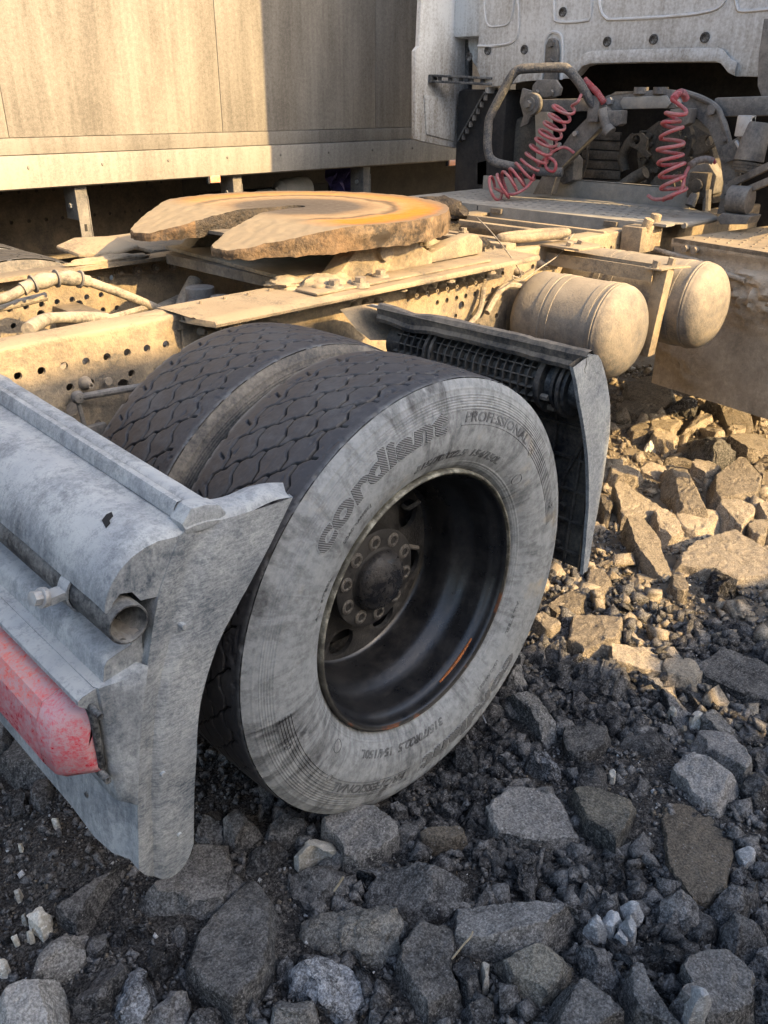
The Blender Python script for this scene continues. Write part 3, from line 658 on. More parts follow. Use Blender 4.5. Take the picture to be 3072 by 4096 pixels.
# skirt: crusted, slightly scalloped lower edge
O = np.array([(a, b, 0.) for a, b in OL]); zt = fw_z(O)
nx = np.roll(O, -1, 0)-np.roll(O, 1, 0); N = np.stack([nx[:, 1], -nx[:, 0], 0*nx[:, 0]], 1); N /= np.linalg.norm(N, axis=1)[:, None]
cen = O.mean(0); 
area = .5*np.sum(O[:, 0]*np.roll(O[:, 1], -1)-np.roll(O[:, 0], -1)*O[:, 1])
if area < 0: N = -N
rows = []; depth = np.where(O[:, 0] < -.25, np.interp(O[:, 0], [-.48, -.25], [.022, .062]), .064)
for i, f in enumerate((0, .08, .2, .35, .5, .65, .8, .93, 1.0, 1.02)):
    Q = O.copy(); Q[:, 2] = zt - depth*f
    d = .004*math.sin(min(1, f*1.6)*math.pi*.7)
    Q += N*(d + .0042*fbm(np.c_[Q[:, 0]*34, Q[:, 1]*34, Q[:, 2]*36], 4, 4)*min(1, f*6+.1))[:, None] - (N*.03 if f > 1 else 0)
    Q[:, 2] += (.003*fbm(O*30, 4, 6) if f > .6 else 0)
    rows.append(Q)
W = np.concatenate(rows); I = np.arange(len(W)).reshape(len(rows), n)
F = np.stack([I[:-1], np.roll(I, -1, 1)[:-1], np.roll(I, -1, 1)[1:], I[1:]], -1).reshape(-1, 4)
me = np_mesh('crusted_skirt', W, F, M['fifth_skirt'], sharp=70); me.materials.append(M['fifth_jaw'])
mi = np.zeros(len(F), np.int32); ff = W[F].mean(1); mi[(np.abs(ff[:, 1]) < .115) & (ff[:, 0] > -.34) & (ff[:, 0] < .1)] = 1; mi[(ff[:, 0] > .44)] = 1
me.polygons.foreach_set('material_index', mi); obj('crusted_skirt', me, fw)
part(MB().prism([(-.3, -.3), (.36, -.33), (.36, .33), (-.3, .3)], lambda u, v, t: (u, v, -.064+t), 0, .01), 'underside_web', M['frame_dark'], fw)
part(MB().span(-.16, .16, -.075, .075, -.085, -.026), 'coupling_jaw', M['fifth_jaw'], fw, bevel=.01)
part(MB().tube([(.42, -.2, -.05), (.5, -.2, -.05), (.53, -.13, -.05), (.50, .0, -.05)], .012), 'release_handle', M['plate'], fw)
lump((1.20, 1.03, 1.10), (.045, .10, .045), M['fifth_jaw'], 31)

# ---- between the rails: axle housing, air bellows, hoses
part(MB().lathe([(-.5, .07), (-.2, .09), (-.15, .17), (0, .2), (.15, .17), (.2, .09), (.5, .07)], (0, YC, .49), 32), 'axle_housing', M['frame_dark'])
for s in (-1, 1):
    part(MB().lathe([(0, .10), (.03, .115), (.06, .10), (.09, .115), (.12, .10), (.15, .115), (.18, .095)], (-.36, YC+s*.5, .50), 28, 'z'), 'air_bellows', M['black_plastic'])
part(MB().cyl((.33, 1.25, .80), (.33, 1.25, .93), .045, n=20).box((.30, 1.18, .85), (.10, .09, .07)).cyl((.26, 1.20, .88), (.24, 1.16, .90), .02).cyl((.3, 1.1, .9), (.3, 1.1, .93), .03).box((.36, 1.13, .83), (.08, .06, .1)), 'brake_valve', M['grey_dust'], bevel=.004)
part(MB().tube(smooth_path([(.45, 1.45, .90), (.40, 1.43, .86), (.33, 1.40, .80), (.2, 1.35, .76)]), .03, 12).tube(smooth_path([(.5, 1.52, .84), (.3, 1.5, .8), (.1, 1.45, .74), (-.1, 1.4, .7)]), .028, 12), 'air_pipe', M['rubber_hose'])
hp = [at(-30, 655, 1, 1.28), at(20, 640, 1, 1.28), at(70, 614, 1, 1.28), at(120, 602, 1, 1.28), at(170, 603, 1, 1.28), at(230, 622, 1, 1.28), at(290, 645, 1, 1.28), at(350, 672, 1, 1.28), at(400, 700, 1, 1.28)]
hp = smooth_path(hp, 14); ho = part(MB().tube(hp, .0135, 12), 'looped_hose', M['rubber_hose'])
part(MB().tube(hp[22:62], lambda t: .019+.0028*math.sin(t*230), 14), 'corrugated_sleeve', M['rubber_hose'], ho)
for k in (28, 42, 56): part(MB().tube([hp[k], hp[k+1]], .0245, 14), 'hose_clip', M['grey_dust'], ho)
part(MB().tube(smooth_path([at(100, 640, 1, 1.35), at(40, 655, 1, 1.35), at(-20, 668, 1, 1.35)]), .012, 10).tube(smooth_path([at(70, 695, 1, 1.2), at(130, 690, 1, 1.2), at(220, 690, 1, 1.2), at(330, 660, 1, 1.3)]), .010, 8), 'cable_run', M['rubber_hose'])
part(MB().tube(smooth_path([at(60, 712, 1, 1.0), at(100, 690, 1, 1.1), at(150, 686, 1, 1.15), at(230, 688, 1, 1.2)]), lambda t: .016+.0015*math.sin(t*160), 12), 'corrugated_hose', M['rubber_hose'])
# levelling rod seen beside the inner tyre
lv = part(MB().tube([(-.335, .775, .843), (-.24, .72, .855), (-.1, .66, .86)], .0085, 10), 'levelling_arm', M['grey_dust'])
part(MB().tube([(-.335, .775, .84), (-.33, .77, .76), (-.29, .76, .60)], .006, 8), 'link_rod', M['grey_dust'], lv)
part(MB().lathe([(-.012, .002), (-.01, .012), (0, .016), (.01, .012), (.012, .002)], (-.335, .772, .845), 14), 'ball_joint', M['grey_dust'], lv)
part(MB().box((-.30, .79, .74), (.06, .02, .05)), 'valve_block', M['grey_dust'], bevel=.006)

# ================================================================ wheels
TC = .1275                                    # tyre centre behind the outer rim plane
_sr = np.array([.296, .300, .306, .314, .326, .345, .370, .400, .432, .446, .462, .472, .480, .486, .4895])
_sy = np.array([.112, .118, .1255, .1315, .140, .1495, .1555, .1575, .1535, .1500, .1455, .1420, .1385, .1345, .1305])
def side(r):
    rr = np.linspace(.296, .4895, 120); yy = np.interp(rr, _sr, _sy); k = np.ones(7)/7; ys = np.convolve(np.pad(yy, 3, 'edge'), k, 'valid')
    return np.interp(r, rr, ys)
def tyre_mesh():
    rs = list(np.linspace(.298, .325, 22)) + list(np.linspace(.328, .432, 22)) + list(np.linspace(.434, .468, 40)) + list(np.linspace(.470, .4895, 10))
    prof = []
    for r in rs:
        y = side(r)
        if .438 < r < .464: y += .0012*max(0, math.sin((r-.438)/.026*math.pi*2*5))
        for rb, w in ((.309, .0022), (.3135, .0022), (.3185, .0018), (.3905, .0014), (.4335, .0012), (.472, .0014)):
            y += .0013*math.exp(-((r-rb)/w)**2)
        prof.append((y, r))
    m = MB(); m.lathe([(-y, r) for y, r in prof], n=220); m.lathe([(y, r) for y, r in prof[::4]], n=110)
    return m.mesh('tyre', M['tyre'], smooth=70, weld=False)
def tread_mesh():
    NT_, NY = 1760, 170
    th = np.arange(NT_)*2*math.pi/NT_; yy = np.linspace(-.1312, .1312, NY)
    T, Y = np.meshgrid(th, yy, indexing='ij'); C = 2*math.pi*.497; P = C/40; s = T*.497
    def tri(u): u = u-np.floor(u); return np.where(u < .5, 4*u-1, 3-4*u)
    def zig(u): return np.clip(tri(u)*2.6, -1, 1)
    g = np.zeros_like(s); P = C/38; A_ = .0064
    cent = [-.086, -.045, -.002, .041, .084]; ph = [0, .5, 0., .5, 0.]; off = [.5, .0, .5, .0]
    wob = .0006*fbm(np.stack([s.ravel()*30, Y.ravel()*40, 0*s.ravel()], 1), 2, 21).reshape(s.shape)
    Yw = Y+wob
    for c0, p0 in zip(cent, ph):
        d = np.abs(Yw-(c0+A_*zig(s/P+p0))); g = np.maximum(g, 1-np.clip((d-.0020)/.0014, 0, 1))
    for j in range(4):
        mid = (cent[j]+cent[j+1])/2; u = (s+wob*1.5-.05*(Y-mid)-.013*np.tanh((Y-mid)/.007))/P+off[j]
        d = np.abs((u-np.round(u))*P); lo = cent[j]+A_*zig(s/P+ph[j]); hi = cent[j+1]+A_*zig(s/P+ph[j+1])
        g = np.maximum(g, (1-np.clip((d-.0013)/.0014, 0, 1))*((Yw > lo) & (Yw < hi)))
    for sg in (-1, 1):                      # short sipes running into the shoulder ribs, scallops on the edge
        u = s/P + .1*sg; d = np.abs((u-np.round(u))*P + .35*(np.abs(Y)-.095)); on = (sg*Y > .088) & (sg*Y < .108)
        g = np.maximum(g, (1-np.clip((d-.0018)/.0015, 0, 1))*on*.8)
        u = s/P*.5 + .3; d = np.hypot((u-np.round(u))*P*2, (np.abs(Y)-.1312)*1.2); g = np.maximum(g, np.clip(1-d/.011, 0, 1)*(sg*Y > 0)*.9)
    p3 = np.stack([s.ravel()*14, Y.ravel()*14, 0*s.ravel()], 1)
    wear = fbm(p3, 4, 31).reshape(s.shape); fine = fbm(p3*9, 3, 41).reshape(s.shape)
    crown = .4975 - .0062*(np.abs(Y)/.131)**3.2 - .0010*np.clip(wear, 0, 1) - .00025*fine
    chip = np.clip(fbm(np.stack([s.ravel()*45, Y.ravel()*60, 0*s.ravel()], 1), 3, 51).reshape(s.shape)-.55, 0, 1)
    rr = crown - .0100*g*(.75+.35*np.clip(wear+.3, 0, 1)) - .005*chip*(np.abs(Y) > .07)
    V = np.stack([(rr*np.cos(T)).ravel(), Y.ravel(), (rr*np.sin(T)).ravel()], 1)
    I = np.arange(NT_*NY).reshape(NT_, NY); J = np.roll(I, -1, 0)
    F = np.stack([I[:, :-1], I[:, 1:], J[:, 1:], J[:, :-1]], -1).reshape(-1, 4)
    me = np_mesh('tread', V, F, M['tread'])
    a = me.attributes.new('groove', 'FLOAT', 'POINT'); a.data.foreach_set('value', np.clip(g, 0, 1).ravel().astype(np.float32))
    e = me.attributes.new('edge', 'FLOAT', 'POINT'); e.data.foreach_set('value', (np.clip((np.abs(Y)-.121)/.011, 0, 1)).ravel().astype(np.float32))
    return me
def text_mesh(body, size, a0, r0, width, shear=0., bold=0., lift=.0010, mat=None, flip=False, extr=.0006, spacing=1.0):
    """lettering bent round the sidewall: starts at angle a0 (deg), reads clockwise, baseline radius r0"""
    cu = bpy.data.curves.new('t', 'FONT'); cu.body = body; cu.size = size; cu.shear = shear; cu.offset = bold; cu.space_character = spacing; cu.extrude = extr; cu.resolution_u = 3
    to = bpy.data.objects.new('t', cu); COL.objects.link(to); dg = bpy.context.evaluated_depsgraph_get()
    me = bpy.data.meshes.new_from_object(to.evaluated_get(dg)); bpy.data.objects.remove(to); bpy.data.curves.remove(cu)
    bm = bmesh.new(); bm.from_mesh(me); bpy.data.meshes.remove(me)
    bmesh.ops.remove_doubles(bm, verts=bm.verts, dist=1e-5)
    for _ in range(2):
        es = [e for e in bm.edges if e.calc_length() > size*.22]
        if es: bmesh.ops.subdivide_edges(bm, edges=es, cuts=1)
    bmesh.ops.triangulate(bm, faces=bm.faces)
    xs = [v.co.x for v in bm.verts]; L = max(xs)-min(xs); sc = width/L if width else 1; x0 = min(xs)
    vs = []
    for v in bm.verts:
        r = r0+v.co.y; a = math.radians(a0)-(v.co.x-x0)*sc/r0
        y = -(float(side(r))+lift+v.co.z)
        vs.append((r*math.cos(a), y, r*math.sin(a)))
    fs = [tuple(v.index for v in f.verts) for f in bm.faces]; bm.free()
    return vs, fs
def letters():
    out = []
    def add(nm, m, *vf):
        q = MB()
        for v, f in vf: q.add(v, f)
        out.append((nm, q.mesh(nm, M[m], smooth=None, weld=False)))
    for k in (0, 1):                         # the markings stand twice on the sidewall, half a turn apart
        o = 178*k
        add('name_outline', 'tyre_outline', text_mesh('cordiant', .063, 140.8+o, .3965, .370, .12, .0050, .0002))
        add('name_hatching', 'tyre_hatch', text_mesh('cordiant', .063, 140.2+o, .3970, .362, .12, .0024, .0013))
        add('lettering', 'tyre_text', text_mesh('PROFESSIONAL', .029, 80.5+o, .408, .245, .18, .0006, .0004))
        add('lettering', 'tyre_text', text_mesh('315/70R22.5  154/150L', .022, 101+o, .334, .275, .2, .0007, .0004))
        add('lettering', 'tyre_text', text_mesh('LOAD RANGE J', .0105, 135+o, .360, .085, 0, .0, .0004))
        add('lettering', 'tyre_text', text_mesh('ALL STEEL', .0105, 160+o, .343, .085, 0, .0, .0004))
        for r in (.4025, .4325, .4375): add('raised_line', 'tyre_text', arc(r, 82+o, 44+o))
        for q in range(6): add('raised_line', 'tyre_text', arc(.402+q*.0062, 28+o-q*.3, 8+o)); add('raised_line', 'tyre_text', arc(.402+q*.0062, 204+o+q*.4, 226+o))
        ring = [(.013*math.cos(t), .013*math.sin(t)) for t in np.linspace(0, 2*math.pi, 20)]
        A = math.radians(38+o); add('approval_mark', 'tyre_text', poly_tube([(A-u/.345, .345+v) for u, v in ring]))
        ring = [(.007*math.cos(t), .007*math.sin(t)) for t in np.linspace(0, 2*math.pi, 14)]
        for B_, rr in ((42+o, .405), (196+o, .425)): add('raised_ring', 'tyre_text', poly_tube([(math.radians(B_)-u/rr, rr+v) for u, v in ring]))
    return out
def poly_tube(pts, r=.0008):
    m = MB(); m.tube([(q*math.cos(a), -(float(side(q))+.0004), q*math.sin(a)) for a, q in pts], r, 5); return m.v, m.f
def arc(r, a0, a1): return poly_tube([(math.radians(a), r) for a in np.linspace(a0, a1, 14)])

tyre_me = tyre_mesh(); tread_me = tread_mesh(); LET = letters()
tyre_in = tyre_me.copy(); tyre_in.materials.clear(); tyre_in.materials.append(M['tyre_in'])
# rim: flange, deep barrel, disc with hand holes
def barrel_mesh():
    prof = [(-.003, .2925), (.001, .2885), (.006, .2862), (.012, .2855), (.02, .2848), (.028, .281), (.034, .2765), (.045, .2742), (.075, .2715), (.09, .2685), (.105, .260), (.12, .249), (.135, .2425), (.16, .2405), (.185, .2395), (.20, .2365), (.206, .232), (.2085, .228)]
    return MB().lathe(prof, n=128).mesh('barrel', M['rim'], smooth=60)
def flange_mesh():
    return MB().lathe([(.016, .2993), (.004, .2996), (-.001, .2988), (-.0035, .2965), (-.004, .294), (-.003, .2925), (.001, .2885)], n=128).mesh('rim_flange', M['rim_edge'], smooth=60)
def disc_mesh():
    holes = []; n = 8
    for k in range(n):
        a = R(33-48-5+45*k+2); c = (.184*math.cos(a), .184*math.sin(a)); holes.append([(c[0]+.036*math.cos(t)*math.cos(a)-.038*math.sin(t)*math.sin(a), c[1]+.036*math.cos(t)*math.sin(a)+.038*math.sin(t)*math.cos(a)) for t in np.linspace(0, 2*math.pi, 20)[:-1]])
    co = []; fc = []
    outer = circ(0, 0, .2285, 96); inner = circ(0, 0, .088, 40)
    for L in [outer, inner]+holes:
        o = len(co); co += [Vector(p) for p in L]; fc.append([o+i for i in range(len(L))])
    rings = [Vector((r*math.cos(a), r*math.sin(a))) for r in (.105, .13, .222) for a in np.linspace(0, 2*math.pi, 48)[:-1]]
    vo, eo, fo = delaunay_2d_cdt(co+rings, [], fc, 2, 1e-7)[:3]
    def yd(r): return float(np.interp(r, [.08, .11, .14, .17, .20, .215, .23], [.196, .196, .199, .205, .209, .2085, .2075]))
    m = MB(); k = len(vo)
    m.add([(v.x, yd(v.length), v.y) for v in vo]+[(v.x, yd(v.length)+.012, v.y) for v in vo], [tuple(f) for f in fo]+[tuple(i+k for i in reversed(f)) for f in fo])
    for L in holes:
        q = len(L); w = [(a, yd(math.hypot(a, b)), b) for a, b in L]+[(a, yd(math.hypot(a, b))+.012, b) for a, b in L]
        m.add(w, [(i, (i+1) % q, q+(i+1) % q, q+i) for i in range(q)])
    return m.mesh('wheel_disc', M['disc'], smooth=40)
bar_me = barrel_mesh(); fl_me = flange_mesh(); disc_me = disc_mesh()
hub_me = MB().lathe([(.15, .118), (.148, .114), (.146, .076), (.143, .073), (.139, .072)], n=64).lathe([(.22, .118), (.15, .118)], n=64).mesh('axle_flange', M['hub_flange'])
_dm = MB().lathe([(.14, .072), (.134, .0715), (.125, .067), (.116, .057), (.109, .043), (.105, .027), (.1015, .018), (.103, .009), (.1045, .0001)], n=56); dome_me = _dm.mesh('hub_cap', M['hub'], smooth=60)
ring_me = MB().lathe([(0, .0085), (-.002, .009), (-.003, .012), (-.001, .0175), (.001, .018)], n=20).mesh('bolt_washer', M['washer'])
cup_me = MB().lathe([(-.001, .0095), (.014, .0085), (.014, .0001)], n=16).mesh('bolt_socket', M['hub_flange'])
back_me = MB().lathe([(.225, .26), (.2585, .29), (.2585, .2995)], n=64).lathe([(.24, .2), (.24, .05)], n=48).mesh('rim_back', M['rim'])
drum_me = MB().lathe([(.235, .0001), (.235, .2), (.34, .205)], n=48).mesh('brake_drum', M['engine'])
def make_wheel(outer):
    w = empty('wheel', (0, 0, 0), truck)
    obj('tyre', tyre_me if outer else tyre_in, w, (0, TC, 0)); obj('tread', tread_me, w, (0, TC, 0))
    if outer:
        for nm, me in LET: obj(nm, me, w, (0, TC, 0))
    obj('barrel', bar_me, w); obj('rim_flange', fl_me, w); obj('rim_back', back_me, w)
    if outer:
        obj('wheel_disc', disc_me, w); obj('axle_flange', hub_me, w); obj('hub_cap', dome_me, w)
        for k in range(10):
            a = R(56-36*k+2); c = (.0965*math.cos(a), .146, .0935*math.sin(a)); obj('bolt_washer', ring_me, w, c); obj('bolt_socket', cup_me, w, c)
        part(MB().tube(smooth_path([(.19*math.cos(R(36)), .22, .19*math.sin(R(36))), (.183*math.cos(R(37)), .19, .183*math.sin(R(37))), (.21*math.cos(R(38)), .17, .21*math.sin(R(38)))]), .0055, 8), 'valve_stem', M['grey_dust'], w)
        part(MB().tube([(.163*math.cos(R(-1)), .205, .163*math.sin(R(-1))), (.20*math.cos(R(-6)), .203, .20*math.sin(R(-6)))], .006, 8), 'valve_extension', M['grey_dust'], w)
        st = MB().tube([(.2835*math.cos(R(a)), .022, .2835*math.sin(R(a))) for a in range(-72, -44, 3)], lambda t: .0022+.002*math.sin(t*math.pi), 6); part(st, 'rust_streak', M['rust'], w)
    else: obj('brake_drum', drum_me, w)
    return w
def copy_tree(o, parent):
    c = o.copy(); COL.objects.link(c); c.parent = parent
    for ch in o.children: copy_tree(ch, c)
    return c
w1 = make_wheel(True); w1.location = (0, 0, .49); w1.rotation_euler = (0, 0, 0)
w2 = make_wheel(False); w2.location = (0, .345, .49); w2.rotation_euler = (0, R(17), 0)
for w, y in ((w1, 2*YC), (w2, 2*YC-.345)):
    c = copy_tree(w, truck); c.location = (0, y, .49); c.rotation_euler = (0, 0, math.pi)
# steer axle wheels under the cab
for y, rz in ((.12, 0), (2*YC-.12, math.pi)):
    c = copy_tree(w1, truck); c.location = (3.75, y, .49); c.rotation_euler = (0, 0, rz)
# ================================================================ rear mudguard section, bumper tube, tail lamp
def interp_curve(pts, n):
    P = smooth_path([Vector((a, b, 0)) for a, b in pts], 10); P = np.array([(p.x, p.y) for p in P]); d = np.r_[0, np.cumsum(np.hypot(*np.diff(P, axis=0).T))]
    s = np.linspace(0, d[-1], n); return np.stack([np.interp(s, d, P[:, 0]), np.interp(s, d, P[:, 1])], 1)
rg = empty('rear_mudguard', (0, 0, 0), truck)
# outer cheek: from the edge that follows the tyre back to the corner crease
edge = interp_curve([(-.374, .880), (-.418, .822), (-.467, .762), (-.520, .704), (-.556, .650), (-.588, .57), (-.602, .492), (-.618, .39), (-.629, .301)], 40)
crease = interp_curve([(-.575, .893), (-.592, .872), (-.612, .84), (-.632, .80), (-.655, .725), (-.676, .65), (-.694, .572), (-.712, .47), (-.722, .39), (-.731, .318)], 40)
rows = []
for i in range(40):
    e, c = edge[i], crease[i]; k = i/39; row = []
    for j, f in enumerate(np.linspace(0, 1, 13)):
        x = e[0]+(c[0]-e[0])*f; z = e[1]+(c[1]-e[1])*f
        y = -.034 + .004*math.sin(f*math.pi)*-1 + .004*f*f
        if i > 30: z -= ((i-30)/9)*.046*max(0, math.sin(f*math.pi))**.75
        if f > .62: y += .010*math.exp(-((f-.78)/.07)**2)          # pressed groove beside the corner
        y += .0012*float(fbm([[x*20, z*20, 1]], 2)[0])
        row.append((x, y, z))
    rows.append(row)
ck = MB().grid(rows); 
edge_in = [[(r[0][0], r[0][1], r[0][2]), (r[0][0]+.002, r[0][1]+.012, r[0][2]+.001), (r[0][0]-.004, r[0][1]+.014, r[0][2])] for r in rows]; ck.grid(edge_in)
part(ck, 'outer_cheek', M['guard_cheek'], rg, smooth=45)
# top lip of the cheek running to the spike
lip = MB(); L = []
for f in np.linspace(0, 1, 16):
    x = -.374-.201*f; z = .880+.013*f+.004*math.sin(f*9); L.append([(x, -.034, z), (x-.004, -.030, z+.010*min(1, f*5)), (x+.004, -.010+.01*f, z+.018*min(1, f*4)), (x+.008, .02*min(1, f*3), z+.012)])
lip.grid(L); part(lip, 'cheek_lip', M['guard'], rg, smooth=60)
# back skin: crease profile swept inwards
rows = []
ys = [-.030, -.022, -.012, 0, .03, .08, .16, .26, .36, .48, .60, .66]
for j, y in enumerate(ys):
    row = []
    for i in range(40):
        c = crease[i]; rise = .055*(y+.03)
        x = c[0] - (.012*math.exp(-((y-.06)/.03)**2) if i > 16 else 0)*.5 - (.006 if y > .02 else 0) - .02*min(1, max(0, y)/.05)*(1 if i > 14 else 0)*.5
        row.append((x, y, c[1]+rise+.001*float(fbm([[y*25, c[1]*25, 3]], 2)[0])))
    rows.append(row)
part(MB().grid(rows), 'back_skin', M['guard'], rg, smooth=45)
inner = MB().grid([[(e[0]+(c[0]-e[0])*.98+.012, y, c[1]+.055*(y+.03)) for c, e in zip(crease, edge)] for y in (-.025, .3, .66)]); part(inner, 'inside_face', M['inner_guard'], rg)
# front lip strip (torn rubber edge) and ridge along the top, running across
def sweep_y(prof, y0, y1, name, mat, ny=26, jag=0, rise=.055, parent=rg, smooth=50, seed=0, **k):
    rows = []
    for y in np.linspace(y0, y1, ny):
        r = []
        for q, (x, z) in enumerate(prof):
            d = jag*float(fbm([[y*30, seed, 0]], 3)[0]) if q == 0 else 0
            r.append((x+d, y, z+rise*(y+.03)+d*.5))
        rows.append(r)
    m = MB().grid(rows)
    for e in (0, -1):
        row = rows[e]; cx = sum(p[0] for p in row)/len(row); cz = sum(p[2] for p in row)/len(row)
    return part(m, name, mat, parent, smooth=smooth, **k)
sweep_y([(-.508, .902), (-.520, .915), (-.540, .918), (-.548, .913)], -.004, .70, 'edge_strip', M['guard'], 60, .0025)
sweep_y([(-.546, .908), (-.550, .917), (-.558, .924), (-.566, .924), (-.572, .916), (-.576, .902)], -.002, .70, 'ridge', M['guard'], 30)
part(MB().prism([(-.500, .893), (-.512, .914), (-.535, .922), (-.562, .925), (-.580, .905), (-.576, .885), (-.53, .880)], lambda u, v, t: (u, t, v), -.033, .004), 'lip_junction', M['guard'], rg, bevel=.006)
# the boxy beam cover with rounded shoulders and its keyhole slot
slot = [at(222, 1135, 2, .893), at(232, 1128, 2, .893), at(244, 1124, 2, .893), at(247, 1131, 2, .893), at(238, 1137, 2, .893), at(240, 1141, 2, .893), at(230, 1147, 2, .893)]
prof = [(-.574, .900), (-.588, .897), (-.600, .899), (-.618, .902), (-.640, .900), (-.662, .892), (-.682, .878), (-.696, .862), (-.706, .845), (-.712, .828), (-.714, .815)]
cov = []
for y in np.concatenate([[-.028, -.024, -.016, -.004], np.linspace(.012, .70, 24)]):
    sh = 1 if y > -.004 else (y+.028)/.024; sh = math.sin(max(.0, sh)*math.pi/2)
    cov.append([(x, y, (z if sh >= 1 else .80+(z-.80)*(.88+.12*sh))+.055*(y+.03)+.0012*float(fbm([[x*30, y*30, 5]], 2)[0])) for x, z in prof])
cv = MB().grid(cov); endrow = cov[0]
cv.add(endrow+[(-.706, -.0275, .806), (-.70, -.0275, .822), (-.687, -.0275, .832), (-.669, -.0275, .827), (-.658, -.0275, .808), (-.62, -.0275, .80)], [tuple(range(len(endrow)+6))])
cvo = part(cv, 'beam_cover', M['guard'], rg, smooth=45)
sc = Vector(np.mean([list(p) for p in slot], 0)); 
hole = MB().add([(p.x, p.y, .895+.055*(p.y+.03)) for p in slot]+[(p.x, p.y, .845) for p in slot], [tuple(range(len(slot)))]+[(i, (i+1) % 7, 7+(i+1) % 7, 7+i) for i in range(7)])
sy = sc.y
part(MB().prism([(p.x, p.y) for p in slot], lambda u, v, t: (u, v, t+.055*(v+.03)+np.interp(u, [-.662, -.64, -.618, -.6], [.892, .900, .902, .899])), -.004, .0012), 'keyhole_slot', NT('slot_black').out((.006, .006, .007), .9), cvo, smooth=None)
# tube bumper with open end
tube_c = (-.688, .788)
def ytube(c, y0, y1, r, wall, name, mat, parent):
    m = MB(); rows = []
    a = np.linspace(0, 2*math.pi, 33)[:-1]
    for rr, yy in ((r, y1), (r, y0+.002), (r-.001, y0), (r-wall+.001, y0), (r-wall, y0+.002), (r-wall, y1)):
        rows.append([(c[0]+rr*math.cos(t), yy, c[1]+rr*math.sin(t)+.055*(yy+.03)) for t in a]+[(c[0]+rr, yy, c[1]+.055*(yy+.03))])
    m.grid(rows); return part(m, name, mat, parent, smooth=40)
bt_ = ytube(tube_c, -.042, .75, .0315, .0042, 'bumper_tube', M['black_plastic'], truck)
dl = MB(); 
for i in range(9):
    pass
dirt = []
for y in np.linspace(-.036, .30, 10):
    dirt.append([(tube_c[0]+.026*u, y, tube_c[1]-.0265+.012*(1-math.cos(u*1.2))+.02*max(0, y)+.004*math.sin(u*7+y*50)+.055*(y+.03)) for u in np.linspace(-.8, .8, 9)])
part(MB().grid(dirt), 'dust_inside', M['grey_dust'], bt_)
clampy = .085
cl = MB().lathe([(-.014, .033), (-.014, .0365), (.014, .0365), (.014, .033)], (tube_c[0], clampy, tube_c[1]+.006), 28); cl.box((-.735, clampy, .80), (.035, .026, .012)); part(cl, 'tube_clamp', M['guard'], bt_)
b_ = MB(); b_.cyl((-.748, clampy, .803), (-.756, clampy-.001, .806), .0155, n=18).cyl((-.756, clampy, .806), (-.768, clampy-.002, .81), .0115, n=6); part(b_, 'clamp_bolt', M['zinc'], bt_, bevel=.001)
# lower shelf behind the tube that carries the lamp
sh_prof = [(-.655, .775), (-.668, .745), (-.676, .732), (-.70, .728), (-.716, .724), (-.722, .716), (-.728, .690), (-.745, .686), (-.762, .683), (-.769, .679), (-.770, .672)]
sweep_y(sh_prof, -.014, .75, 'lamp_shelf', M['guard'], 26, smooth=40)
e0 = [(x, -.0145, z+.0008) for x, z in sh_prof]; part(MB().add(e0+[(-.70, -.0145, .60), (-.66, -.0145, .70)], [tuple(range(len(e0)+2))]), 'shelf_end', M['guard'], rg)
# tail lamp: bevelled block lens, gasket, slanted end facet
tl = empty('tail_lamp', (0, 0, 0), truck)
def lamp_ring(y, top, bot, fx, bx, rise=.055):
    r = rise*(y+.03); h = top-bot
    return [(bx, y, bot+r), (fx+.012, y, bot+r), (fx, y, bot+.012+r), (fx-.002, y, bot+h*.5+r), (fx+.004, y, top-.035+r), (fx+.018, y, top-.010+r), (bx-.004, y, top+r), (bx, y, top+r)]
ring = [lamp_ring(-.0128, .640, .546, -.764, -.752), lamp_ring(-.0115, .648, .538, -.772, -.752), lamp_ring(.020, .654, .529, -.806, -.752), lamp_ring(.026, .656, .528, -.808, -.752), lamp_ring(.06, .656, .527, -.810, -.752)]
r1 = MB().grid(ring); r1.add(ring[0], [tuple(range(8))]); part(r1, 'end_lens', M['lamp_red'], tl, smooth=50)
ring = [lamp_ring(y, .656, .527, -.810, -.752) for y in np.linspace(.0605, .80, 12)]
lower = MB().grid([r[:5] for r in ring]); part(lower, 'rear_lens', M['lamp_red'], tl, smooth=25)
part(MB().grid([r[4:] for r in ring]), 'upper_lens', M['lamp_orange'], tl, smooth=25)
gk = [(-.7525, y, z+.055*(y+.03)) for y, z in ((.80, .664), (.02, .662), (.0, .658), (-.010, .650), (-.0145, .63), (-.0145, .565), (-.010, .546), (.002, .534), (.04, .523), (.80, .519))]
part(MB().tube(smooth_path(gk, 6), .0055, 8), 'gasket', M['gasket'], tl, smooth=60)
part(MB().span(-.752, -.744, -.012, .8, .525, .664), 'lamp_backing', M['gasket'], tl)
sr = []
for z in (.455, .47, .50, .56, .62, .665, .69, .70):
    cx = float(np.interp(z, crease[::-1, 1], crease[::-1, 0])); k_ = 0 if z < .46 or z > .695 else 1; bx_ = cx-.012+(-.742-cx+.012)*k_
    sr.append([(cx-.001, -.0335, z-.002), (cx+(bx_-cx)*.45, -.0285, z), (bx_+.004, -.020, z), (bx_, -.010, z), (bx_, .10, z+.006), (bx_, .75, z+.042)])
part(MB().grid(sr), 'lamp_surround', M['guard'], rg, smooth=50)

